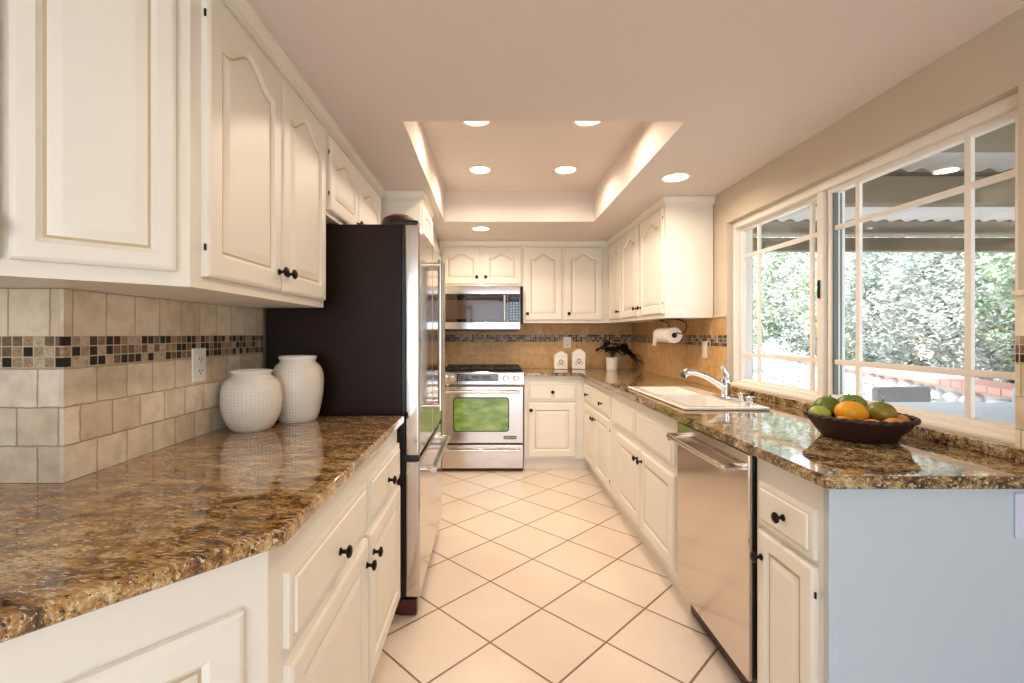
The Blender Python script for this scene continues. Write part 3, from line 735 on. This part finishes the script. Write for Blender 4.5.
def text_mesh(name, body, size, mat, parent, loc, rot, depth=.0006, align='CENTER'):
    cu = bpy.data.curves.new(name, 'FONT'); cu.body = body; cu.size = size; cu.extrude = depth; cu.align_x = align; cu.align_y = 'CENTER'
    tmp = bpy.data.objects.new(name, cu); C.objects.link(tmp); bpy.context.view_layer.update()
    me = bpy.data.meshes.new_from_object(tmp.evaluated_get(bpy.context.evaluated_depsgraph_get()))
    bpy.data.objects.remove(tmp)
    me.materials.clear(); me.materials.append(M[mat])
    o = link(name, me, parent); o.location = loc; o.rotation_euler = rot
    return o
bm = B(); bx(bm, .195, .312, -.0205, -.018, .305, .335, .001, 1); obj('badge', bm, 'slot', od)
text_mesh('badge_lettering', 'JENN-AIR', .024, 'steel', od, (.2535, -.0212, .320), (PI/2, 0, 0))
bm = B(); bx(bm, -W2, W2, -.018, .02, .035, .252, .006); wd = obj('warming_drawer', bm, 'steel_flat', rg, 40)
bm = B(); bx(bm, -W2+.004, W2-.004, .0, .02, .252, .268); obj('drawer_gap', bm, 'black', rg)
bm = B(); tube(bm, [(-.345, -.052, .205), (.345, -.052, .205)], .0115, 16); h = obj('handle', bm, 'steel', wd)
for x in (-.325, .325): bm = B(); tube(bm, [(x, -.052, .205), (x, -.018, .205)], .013, 14); obj('bracket', bm, 'steel', h)

# ---------------------------------------------------------------- microwave
mw = thing('microwave', 'stainless over-the-range microwave with black glass door', 'microwave', (-.102, 4.57, 0), 0)
bm = B(); bx(bm, -.384, .384, .0, .39, 1.318, 1.742); obj('body', bm, 'steel_flat', mw, 0)
bm = B(); bx(bm, -.384, .384, -.03, 0, 1.66, 1.742, .004); bx(bm, -.384, .384, -.03, 0, 1.318, 1.385, .004); obj('front_trim', bm, 'steel_flat', mw, 40)
bm = B(); bx(bm, -.37, .37, .02, .38, 1.300, 1.318, .003); obj('vent_grille', bm, 'black', mw)
bm = B(); bx(bm, -.384, .262, -.030, 0, 1.387, 1.658, .003); dr = obj('door', bm, 'blackglass', mw, 40)
bm = B(); plate(bm, rrect(-.345, .19, 1.415, 1.60, .006), -.0312, -.030); obj('door_window', bm, 'mw_window', dr)
bm = B(); tube(bm, [(.232, -.055, 1.40), (.232, -.055, 1.645)], .012, 14); bx(bm, .226, .238, -.05, -.03, 1.41, 1.43); bx(bm, .226, .238, -.05, -.03, 1.615, 1.635); obj('handle', bm, 'steel', dr)
bm = B(); bx(bm, .264, .381, -.030, -.001, 1.387, 1.658, .003); pn = obj('control_panel', bm, 'blackglass', mw, 40)
bm = B(); bx(bm, .29, .365, -.0315, -.03, 1.605, 1.635); obj('display', bm, 'display', pn)
for i in range(3):
    for j in range(7): button(pn, .288+i*.028, .302+i*.028, 1.41+j*.026, 1.420+j*.026, -.032)

# ---------------------------------------------------------------- sink and faucet
sk = thing('kitchen_sink', 'white double-bowl drop-in sink in the granite under the window', 'sink', (0, 0, 0))
SX0, SX1, SY0, SY1 = .900, 1.305, 2.19, 3.09
def bowl_cutter(x0, x1, y0, y1):
    bm = B(); bx(bm, x0, x1, y0, y1, .76, 1.0, .035, 4); return obj('cutter', bm, 'porcelain')
bm = B(); bx(bm, SX0, SX1, SY0, SY1, .915, .928, .006, 3); bx(bm, .935, 1.245, 2.22, 3.06, .742, .920, .01, 2)
s = obj('sink_body', bm, 'porcelain', sk, 40)
bpy.context.view_layer.update()
apply_bool(s, [bowl_cutter(.945, 1.20, 2.235, 2.625), bowl_cutter(.945, 1.20, 2.655, 3.045)])
for y in (2.43, 2.85):
    bm = B(); lathe(bm, [(0, .762), (.03, .762), (.04, .765), (.042, .761)], 24, T(1.075, y, 0)); obj('drain', bm, 'chrome', sk)
fa = thing('faucet', 'chrome pull-out kitchen faucet with lever on the sink deck', 'faucet', (1.25, 2.50, .9285))
bm = B(); bx(bm, -.028, .028, -.10, .10, 0, .008, .003); obj('deck_plate', bm, 'chrome', fa, 40)
bm = B(); lathe(bm, [(.030, .008), (.030, .014), (.024, .02), (.023, .06), (.027, .075), (.027, .10), (.02, .112), (0, .115)], 24); obj('body', bm, 'chrome', fa)
bm = B(); tube(bm, [(-.008, 0, .055), (-.05, 0, .085), (-.11, 0, .118), (-.17, 0, .138), (-.205, .0, .140), (-.228, 0, .126)], [.020, .018, .015, .015, .021, .022], 16)
sp = obj('spout', bm, 'chrome', fa); bm = B(); tube(bm, [(-.222, 0, .130), (-.236, 0, .116)], [.019, .016], 16); obj('spray_head', bm, 'slot', sp)
bm = B(); tube(bm, [(0, 0, .108), (.004, 0, .125), (-.006, .0, .15), (-.022, 0, .168)], [.021, .019, .012, .010], 14); bx(bm, -.012, .012, -.014, .014, .10, .125, .005); obj('lever', bm, 'chrome', fa)
for y, h, r, lab in ((2.365, .046, .017, 'chrome soap dispenser cap beside the faucet'), (2.285, .038, .021, 'wider chrome air gap cap nearest the fruit bowl on the sink deck')):
    k = thing('soap_dispenser' if y > 2.35 else 'air_gap', lab, 'sink fitting', (1.262, y, .9285))
    bm = B(); lathe(bm, [(r+.003, 0), (r+.003, .004), (r-.003, .006), (r-.002, h-.012)], 20); obj('collar', bm, 'chrome', k)
    bm = B(); lathe(bm, [(r-.002, h-.012), (r+.002, h-.010), (r+.002, h-.003), (r-.002, h), (0, h)], 20); obj('cap', bm, 'chrome', k)

# ---------------------------------------------------------------- outlets and switches
def outlet(label, loc, rotz, kind='outlet', h=.117, w=.075, mat='plastic'):
    t = thing('wall_outlet' if kind == 'outlet' else 'wall_switch', label, kind, loc, rotz)
    bm = B(); bx(bm, -w/2, w/2, -.006, 0, -h/2, h/2, .003); obj('cover_plate', bm, mat, t)
    if kind == 'outlet':
        for z in (-.021, .021):
            bm = B(); plate(bm, rrect(-.016, .016, z-.014, z+.014, .008), -.009, -.006); s = obj('socket', bm, 'plastic', t)
            bm = B(); bx(bm, -.008, -.0055, -.0098, -.009, z-.004, z+.006); bx(bm, .0055, .008, -.0098, -.009, z-.004, z+.006); plate(bm, rrect(-.0025, .0025, z-.011, z-.006, .002), -.0098, -.009); obj('slots', bm, 'slot', s)
    else:
        bm = B(); bx(bm, -.017, .017, -.010, -.006, -.033, .033, .002); obj('rocker', bm, mat, t)
outlet('white double outlet on the left tile wall beside the vases', (XL+TH, 1.637, 1.163), RL)
outlet('white outlet on the range wall above the canisters', (.805, YB-TH, 1.183), 0, w=.08)
outlet('white rocker switch on cream tile beside the window, right of the paper towel', (XR-TH, 3.26, 1.165), RR, 'switch')
outlet('pale switch plate on the white end panel at right edge', (1.385, 1.212, .803), 0, 'switch', mat='plastic_cool')

# ---------------------------------------------------------------- vases, canisters, plant, towel
def vase(label, loc, H, R, n):
    v = thing('ceramic_vase', label, 'vase', loc)
    prof = [((0, .58), (.012, .62), (.05, .70), (.13, .82), (.25, .92), (.38, .985), (.52, 1.0), (.66, .985), (.76, .93), (.83, .84), (.875, .73), (.895, .655), (.93, .63)),
            ((0, .68), (.012, .72), (.05, .77), (.14, .84), (.28, .92), (.45, .98), (.60, 1.0), (.72, .98), (.80, .92), (.86, .82), (.89, .73), (.905, .69), (.935, .675))][n]
    p = [(0, 0)]+[(R*r, H*u) for u, r in prof]; k = prof[-1][1]*R
    bm = B(); lathe(bm, p, 64); obj('body', bm, 'vase_glaze', v, 60)
    bm = B(); lathe(bm, [(k, H*.935), (k*1.05, H*.955), (k*1.09, H*.98), (k*1.04, H), (k*.97, H*.995), (k*.92, H*.95), (k*.92, H*.88), (R*.85, H*.7), (R*.8, H*.3), (R*.5, .01), (0, .01)], 64); obj('rim', bm, 'ceramic', v, 60)
vase('shorter rounder white honeycomb-textured vase by the tile wall', (-.893, 1.755, .9145), .222, .105, 0)
vase('taller white honeycomb-textured vase beside the fridge', (-.799, 1.945, .9145), .266, .102, 1)

def canister(label, loc, w, h, variant):
    c = thing('canister', label, 'canister', loc)
    bm = B(); bx(bm, -w/2, w/2, -.06, .06, 0, h*.74, .008, 3); b = obj('body', bm, 'porcelain', c, 40)
    bm = B(); P = [(-w/2-.003, h*.745), (w/2+.003, h*.745), (w/2-.002, h*.80), (w*.18, h*.97), (w*.09, h), (-w*.09, h), (-w*.18, h*.97), (-w/2+.002, h*.80)]
    plate(bm, P, -.063, .063); obj('lid', bm, 'porcelain', c, 20)
    bm = B(); zc = h*.38
    for a in range(5):
        an = a*2*PI/5+.3+variant
        bmesh.ops.create_circle(bm, cap_ends=True, segments=8, radius=.009, matrix=T(.018*math.cos(an), -.0607, zc+.018*math.sin(an)+.006) @ Matrix.Rotation(PI/2, 4, 'X'))
    for sx in (-1, 1): tube(bm, [(0, -.0607, zc-.018), (sx*.02, -.0607, zc-.03), (sx*.036, -.0607, zc-.018), (sx*.038, -.0607, zc-.002)], .0022, 6)
    obj('motif', bm, 'ink', b)
canister('shorter white house-shaped canister, left of the two by the range', (.712, 4.83, .9145), .135, .180, 0)
canister('taller white house-shaped canister, right of the two by the range', (.893, 4.83, .9145), .135, .205, .6)

def leaf_bm(bm, base, dirv, L, Wd, droop=.3, mi=0, fold=.25):
    d = Vector(dirv).normalized(); side = d.cross(Vector((0, 0, 1)))
    if side.length < .1: side = Vector((1, 0, 0))
    side.normalize(); up = side.cross(d)
    prev = None; n = 7
    for i in range(n+1):
        u = i/n; wv = Wd*math.sin(PI*min(1, u*.96+.02))**.8/2
        c = Vector(base)+d*L*u-Vector((0, 0, 1))*droop*L*u*u
        row = [bm.verts.new(c-side*wv+up*fold*wv), bm.verts.new(c), bm.verts.new(c+side*wv+up*fold*wv)]
        if prev:
            for k in (0, 1): bm.faces.new((prev[k], prev[k+1], row[k+1], row[k])).material_index = mi
        prev = row
rnd = random.Random(4)
pl = thing('potted_plant', 'small plant with dark drooping leaves in a white pot', 'plant', (1.205, 4.68, .9145))
bm = B(); lathe(bm, [(0, 0), (.052, 0), (.056, .01), (.064, .118), (.066, .126), (.062, .126), (.058, .12), (0, .118)], 32); obj('pot', bm, 'porcelain', pl)
bm = B(); lathe(bm, [(0, .122), (.057, .121)], 20); obj('soil', bm, 'soil', pl)
bm = B(); stems = []
for i in range(9):
    a = i*2.4; q = (.07*math.cos(a)+(.03 if i % 2 else 0), .05*math.sin(a), .19+.08*rnd.random()); stems.append(q)
    tube(bm, [(0, 0, .12), (q[0]*.4, q[1]*.4, .17), q], .003, 6)
tube(bm, [(0, 0, .14), (.08, -.03, .23), (.16, -.06, .17), (.23, -.09, .06)], .004, 6)
obj('stems', bm, 'stem', pl)
for i in range(64):
    bm = B()
    if i < 40:
        q = stems[i % 9]; a = rnd.uniform(0, 2*PI); dv = (math.cos(a), math.sin(a)*.7, rnd.uniform(-.1, .6)); L = rnd.uniform(.10, .165)
        base = q
    else:
        u = rnd.random(); base = (.04+.17*u, -.02-.07*u, .23-.15*u*u); a = rnd.uniform(-1.2, .9); dv = (math.cos(a), math.sin(a)*.8, rnd.uniform(-.4, .3)); L = rnd.uniform(.06, .11)
    mt = 'leaf_red' if i in (42, 45, 48, 50, 53, 57, 60) else ('leaf_pale' if i in (5, 41, 52) else 'leaf_dark')
    leaf_bm(bm, base, dv, L, L*.55, .5)
    obj('leaf', bm, mt, pl, 60)

tw = thing('paper_towel_holder', 'black wire paper towel holder under the right wall cabinet', 'holder', (1.305, 3.33, 1.262))
bm = B(); tube(bm, [(0, -.02, 0), (0, .32, 0)], .006, 10); obj('rod', bm, 'bronze', tw)
for y in (-.015, .31):
    bm = B(); P = [(0, y, 0)]
    for k in range(7): a = -.6+k*.45; P.append((.045*math.sin(a)+.03, y, .055*(1-math.cos(a))*1.0+.01))
    P += [(.02, y, .112), (-.02, y, .1175)]
    tube(bm, P, .004, 8); obj('hook', bm, 'bronze', tw)
bm = B(); bx(bm, -.05, .07, -.022, .318, .114, .1178); obj('mount', bm, 'bronze', tw)
bm = B(); lathe(bm, [(.03, -.020), (.034, -.018), (.03, -.016), (.0, -.016)], 24, T(0, 0, 0) @ AX_Y @ T(0, 0, 0)); 
obj('end_disc', bm, 'bronze', tw)
rl = thing('paper_towel_roll', 'white paper towel roll hanging below the cabinet with loose sheet', 'paper towel', (1.305, 3.345, 1.262))
bm = B(); lathe(bm, [(.019, 0), (.056, 0), (.056, .28), (.019, .28), (.019, 0)], 40, AX_Y @ Matrix.Rotation(PI, 4, 'X') @ T(0, 0, 0)); obj('roll', bm, 'paper', rl, 40)
bm = B(); lathe(bm, [(.0185, -.001), (.0185, .281), (.0165, .281), (.0165, -.001), (.0185, -.001)], 30, AX_Y @ Matrix.Rotation(PI, 4, 'X')); obj('cardboard_core', bm, 'slot', rl, 40)
bm = B()
P = [(-.0565, 0, 0), (-.058, 0, -.03), (-.060, 0, -.055), (-.062, 0, -.080)]
A = [[bm.verts.new((x+dx2, y, z)) for x, _, z in P for dx2 in (0,)] for y in (.19, .28)]
for k in range(3): bm.faces.new((A[0][k], A[0][k+1], A[1][k+1], A[1][k]))
bmesh.ops.solidify(bm, geom=bm.faces[:], thickness=.001)
obj('loose_sheet', bm, 'paper', rl)

# ---------------------------------------------------------------- fruit basket
FX, FY, FZ = 1.262, 1.615, .9145
fb = thing('fruit_basket', 'dark woven shallow basket of fruit on the granite by the window', 'basket', (FX, FY, FZ))
bm = B(); lathe(bm, [(0, 0), (.100, 0), (.106, .004), (.130, .035), (.153, .072), (.148, .074), (.125, .040), (.100, .012), (0, .010)], 64); obj('basket_body', bm, 'basket', fb, 50)
bm = B(); n = 64
for tw_ in (0, PI):
    pts = [((.152+.004*math.cos(k*PI/2*.9+tw_))*math.cos(2*PI*k/n*1.0), (.152+.004*math.cos(k*PI/2*.9+tw_))*math.sin(2*PI*k/n), .075+.004*math.sin(k*PI/2*.9+tw_)) for k in range(n+1)]
    tube(bm, pts, .0055, 8)
obj('braided_rim', bm, 'basket', fb, 60)
def fruit(name, label, cat, off, r, sc, mat, rot=(0, 0, 0), stem=True, grp=None):
    f = thing(name, label, cat, (FX+off[0], FY+off[1], FZ+off[2]), 0, grp); f.rotation_euler = rot
    prof = []
    for k in range(17):
        a = -PI/2+PI*k/16; rr = math.cos(a); z = math.sin(a)
        if name == 'mango': rr *= 1-.10*z; z *= 1.0
        if name == 'apple': z = z*(.92)-(.10 if k == 16 else 0)*1
        prof.append((max(0, rr*r), z*r))
    bm = B(); lathe(bm, prof, 28); bmesh.ops.scale(bm, verts=bm.verts, vec=sc); obj('flesh', bm, mat, f, 80)
    if stem:
        bm = B(); tube(bm, [(0, 0, r*sc[2]*.93), (.001, .001, r*sc[2]*1.0+.006)], .0022, 6); obj('stem', bm, 'stem', f)
fruit('lime', 'small yellow-green lime at the left end of the fruit basket', 'fruit', (-.108, .035, .076), .033, (1.15, .95, .85), 'lime', (0, .2, .3))
fruit('mango', 'dark green mango at back left of the fruit basket', 'fruit', (-.045, .085, .092), .042, (1.25, 1, .95), 'mango', (.2, .1, .5))
fruit('mango', 'light green mango on top at the middle of the basket', 'fruit', (.02, .06, .105), .040, (1.25, 1, .9), 'mango', (.1, -.2, -.2))
fruit('orange', 'large bright orange fruit in front at the middle of the basket', 'fruit', (-.035, -.015, .088), .044, (1.15, 1, .9), 'orange', (.2, .1, 0))
fruit('apple', 'green apple with reddish blush at the right of the basket', 'fruit', (.065, -.015, .088), .044, (1, 1, .92), 'mango_blush', (.1, .1, 0))
fruit('orange', 'small orange low in the basket between lime and large orange', 'fruit', (-.085, -.045, .048), .034, (1, 1, 1), 'peach', stem=False)
fruit('orange', 'small orange low in the basket below the large orange', 'fruit', (-.02, -.085, .046), .033, (1, 1, 1), 'peach', stem=False)
fruit('orange', 'small orange low in the basket below the green apple', 'fruit', (.05, -.085, .048), .035, (1, 1, 1), 'peach', stem=False)
fruit('orange', 'small orange at the far right rim of the basket', 'fruit', (.112, -.035, .054), .032, (1, 1, 1), 'peach', stem=False)

# ---------------------------------------------------------------- ceiling cans
def can(label, x, y, z, k=1.0):
    t = thing('recessed_light', label, 'ceiling light', (x, y, z), 0)
    bm = B(); lathe(bm, [(.086, 0), (.086, -.004), (.078, -.006), (.070, -.004), (.068, .0)], 40); obj('trim_ring', bm, 'trimw', t)
    bm = B(); lathe(bm, [(.070, -.0035), (0, -.0035)], 40); obj('lens', bm, 'lens', t)
    ld = bpy.data.lights.new('can_lamp', 'AREA'); ld.shape = 'DISK'; ld.size = .13; ld.energy = LAMP_W*k; ld.color = LAMP_COL; ld.spread = math.radians(160)
    lo = link('lamp', ld, t); lo.location = (0, 0, -.012)
can('recessed light in the ceiling tray, front left of four', -.078, 2.56, ZT); can('recessed light in the ceiling tray, front right of four', .53, 2.56, ZT)
can('recessed light in the ceiling tray, back left of four', -.078, 3.34, ZT); can('recessed light in the ceiling tray, back right of four', .53, 3.34, ZT)
can('recessed light in the low ceiling in front of the microwave', -.087, 4.09, ZC)
can('recessed light in the low ceiling near the right wall cabinet', 1.08, 2.754, ZC, .65)
can('added recessed light, unseen above the frame, brightening the left tile wall', .30, 1.14, ZC, .75)  # added can out of view, lights the left tile wall
can('added recessed fill light, unseen behind the viewer on the right', .7, -.7, ZC, .3)  # added fill lamp, unseen behind the camera
can('added recessed fill light, unseen behind the viewer in the far corner', -1.9, -.7, ZC, .3)  # second added fill lamp, also out of view

# ---------------------------------------------------------------- outside
bm = B(); bx(bm, -14, 22, -16, 26, -.22, -.12); structure(obj('ground', bm, 'concrete', None, 0))
pc = thing('patio_cover', 'timber patio cover with beams and white corrugated panels beyond the window', 'patio cover')
for yb, h in ((4.72, .13), (3.02, .17), (2.10, .17), (1.1, .17), (.1, .17)):
    bm = B(); bx(bm, 1.70, 6.2, yb-.05, yb+.05, 2.10, 2.10+h, .004, 1); obj('beam', bm, 'beam', pc)
bm = B(); bx(bm, 1.72, 6.2, 4.64, 4.67, 2.235, 2.255); obj('gutter', bm, 'trimw', pc)
for x in (1.76, 6.1):
    bm = B(); bx(bm, x-.05, x+.05, -.2, 4.9, 2.27, 2.40, .004, 1); obj('ledger', bm, 'beam', pc)
for y in (4.75, -.1):
    bm = B(); bx(bm, 6.04, 6.16, y-.06, y+.06, -.12, 2.27, .004, 1); obj('post', bm, 'beam', pc)
def corr(y0, y1):
    bm = B(); n = 180; rows = []
    for i in range(n+1):
        x = 1.82+(6.04-1.82)*i/n; z = 2.30+.012*math.sin(i*PI/3)
        rows.append([bm.verts.new((x, y0, z)), bm.verts.new((x, y1, z)), bm.verts.new((x, y1, z+.006)), bm.verts.new((x, y0, z+.006))])
    for a, b in zip(rows, rows[1:]):
        for k in range(4): bm.faces.new((a[k], b[k], b[(k+1) % 4], a[(k+1) % 4]))
    bm.faces.new(rows[0]); bm.faces.new(rows[-1][::-1])
    obj('corrugated_panel', bm, 'roofpanel', pc, 60)
for a, b in ((3.75, 4.25), (2.35, 2.95), (.9, 1.5)): corr(a, b)
for a, b in ((4.25, 4.9), (2.95, 3.75), (1.5, 2.35), (-.2, .9)):
    bm = B(); bx(bm, 1.82, 6.04, a, b, 2.29, 2.33); obj('roof_board', bm, 'roofboard', pc)

rw = thing('retaining_wall', 'low white cobblestone garden wall with pink brick coping outside', 'wall', (4.75, 2.8, -.12), math.atan2(14.2-4.7, 8.5-5.25))
Lw = 13.5
bm = B(); bx(bm, 0, Lw, -.35, -.02, 0, .74); obj('core', bm, 'mortar', rw, 0)
rnd = random.Random(11); bm = B(); row = 0; z = .1
while z < .70:
    x = rnd.uniform(0, .2)
    while x < Lw:
        sx = rnd.uniform(.09, .21); sz = rnd.uniform(.065, .105)
        m4 = T(x, .0, z+rnd.uniform(-.015, .015)) @ Matrix.Rotation(rnd.uniform(-.3, .3), 4, 'Y') @ Matrix.Diagonal((sx, .10, sz, 1))
        bmesh.ops.create_icosphere(bm, subdivisions=2, radius=1, matrix=m4)
        x += sx*2*.98
    z += .165; row += 1
obj('cobblestones', bm, 'stone', rw, 80)
bm = B(); n = int(Lw/.22)
for i in range(n): bx(bm, i*.22, i*.22+.212, -.38, .13, .74, .82, .008, 1)
obj('coping', bm, 'coping', rw, 30)
bm = B(); bx(bm, 0, Lw, .38-3.6+3.5-.06, 4.2, -.0, .70)
rw2 = obj('garden_soil', bm, 'soil', None, 0); rw2.location = rw.location; rw2.rotation_euler = rw.rotation_euler
bpy.data.objects.remove(rw2)

def leaf_cloud(seed, n, mat_i, L):
    rnd = random.Random(seed); verts = []; faces = []
    for i in range(n):
        while True:
            p = Vector((rnd.uniform(-1, 1), rnd.uniform(-1, 1), rnd.uniform(-1, 1)))
            if p.length < 1: break
        p = p.normalized()*(.62+.38*rnd.random()**.6)
        p *= 1+.13*math.sin(p.x*7+seed)*math.cos(p.z*6+p.y*5)
        q = Matrix.Rotation(rnd.uniform(0, 6.28), 3, 'Z') @ Matrix.Rotation(rnd.uniform(-1.1, 1.1), 3, 'X') @ Matrix.Rotation(rnd.uniform(-.8, .8), 3, 'Y')
        s = L*rnd.uniform(.6, 1.3)
        b = len(verts)
        for c in ((-s, 0, 0), (0, -s*.42, s*.1), (s, 0, 0), (0, s*.42, s*.1)): verts.append(p+q @ Vector(c))
        faces.append((b, b+1, b+2, b+3))
    me = bpy.data.meshes.new('foliage'); me.from_pydata([tuple(v) for v in verts], [], faces); me.update()
    return me
clouds = [leaf_cloud(s, 15000, 0, .034) for s in (1, 2, 3)]
for m_, k in zip(clouds, ('hedge', 'hedge_green', 'hedge')): m_.materials.append(M[k])
bm = B(); tube(bm, [(0, 0, 0), (.05, .02, .8), (0, .05, 1.8), (.1, 0, 2.6)], [.12, .10, .08, .04], 10)
for a in range(5): tube(bm, [(0, .03, 1.2), (.5*math.cos(a*1.3), .5*math.sin(a*1.3), 2.0)], [.05, .02], 8)
stem_me = obj('trunk', bm, 'bark'); trunk = stem_me.data; bpy.data.objects.remove(stem_me)
ang = rw.rotation_euler.z; ca, sa = math.cos(ang), math.sin(ang)
spots = [(.2, -1.5, 1.45), (2.6, -1.5, 1.5), (5.1, -1.6, 1.55), (7.7, -1.6, 1.6), (10.4, -1.7, 1.7), (13.3, -1.9, 1.8), (-2.3, -1.8, 1.5), (15.9, -2.2, 2.0),
         (4.4, -5.2, 2.3), (9.9, -6.2, 2.6), (15.8, 0.9, 2.7), (-.8, -4.6, 2.0), (16.2, 4.6, 2.7), (14.2, -4.9, 2.5)]
for i, (u, v, s_) in enumerate(spots):
    x = 4.75+u*ca-v*sa; y = 2.8+u*sa+v*ca
    lab = ('leafy garden shrub behind the cobblestone wall outside the window', 'dense leafy shrubs behind the wall') if i < 8 else ('tall leafy tree standing behind the garden shrubs', 'leafy trees behind the shrubs')
    t = thing('shrub' if i < 8 else 'leafy_tree', lab[0], 'shrub' if i < 8 else 'tree', (x, y, -.12), i*1.7, lab[1])
    f = link('foliage', clouds[i % 3], t); f.location = (0, 0, .45+s_*1.15); f.scale = (s_*1.0, s_*1.0, s_*1.15); f.rotation_euler = (0, 0, i*2.1)
    g = link('trunk', trunk, t); g.scale = (1, 1, s_/1.6)
nh = thing('neighbouring_house', 'tan house with grey roof glimpsed past the shrubs outside', 'house', (24, 20, -.12), -.5)
bm = B(); bx(bm, -4, 4, -3, 3, 0, 3.6); obj('wall', bm, 'tan_wall', nh, 0)
bm = B(); prism(bm, [(-3.6, 3.55), (3.6, 3.55), (0, 5.6)], -4.4, 4.4); bmesh.ops.rotate(bm, verts=bm.verts, matrix=Matrix.Rotation(PI/2, 3, 'X')); bmesh.ops.rotate(bm, verts=bm.verts, matrix=Matrix.Rotation(PI/2, 3, 'Z')); obj('roof', bm, 'grey_roof', nh, 0)

tb = thing('patio_table', 'large grey slatted patio table outside the window', 'table', (3.66, 2.95, -.12))
bm = B()
for i in range(10): bx(bm, -.58+i*.117, -.58+i*.117+.11, -.76, .76, .83, .855, .004, 1)
bx(bm, -.55, .55, -.70, .70, .79, .83); obj('table_top', bm, 'tabletop', tb, 30)
for x in (-.52, .52):
    for y in (-.66, .66): bm = B(); bx(bm, x-.035, x+.035, y-.035, y+.035, 0, .79, .004, 1); obj('leg', bm, 'wicker', tb)
def lounge(label, x, y, rz):
    t = thing('patio_chair', label, 'chair', (x, y, -.12), rz)
    bm = B(); bx(bm, -.32, .32, -.32, .32, .24, .34, .01); obj('seat', bm, 'wicker', t)
    bm = B(); bx(bm, -.28, .28, -.30, .22, .34, .44, .03, 3); obj('cushion', bm, 'cushion', t)
    bm = B(); bx(bm, -.26, .26, .24, .32, .34, .94, .02, 2); obj('backrest', bm, 'wicker', t)
    for x2 in (-.32, .26): bm = B(); bx(bm, x2, x2+.06, -.32, .24, .34, .62, .01); obj('armrest', bm, 'wicker', t)
    for x2 in (-.28, .28):
        for y2 in (-.28, .28): bm = B(); bx(bm, x2-.025, x2+.025, y2-.025, y2+.025, 0, .24); obj('leg', bm, 'wicker', t)
lounge('grey wicker patio chair with pale cushion behind the left end of the patio table', 3.47, 4.30, PI+.15)
lounge('grey wicker patio chair at the right behind the patio table', 4.74, 4.15, PI-.3)
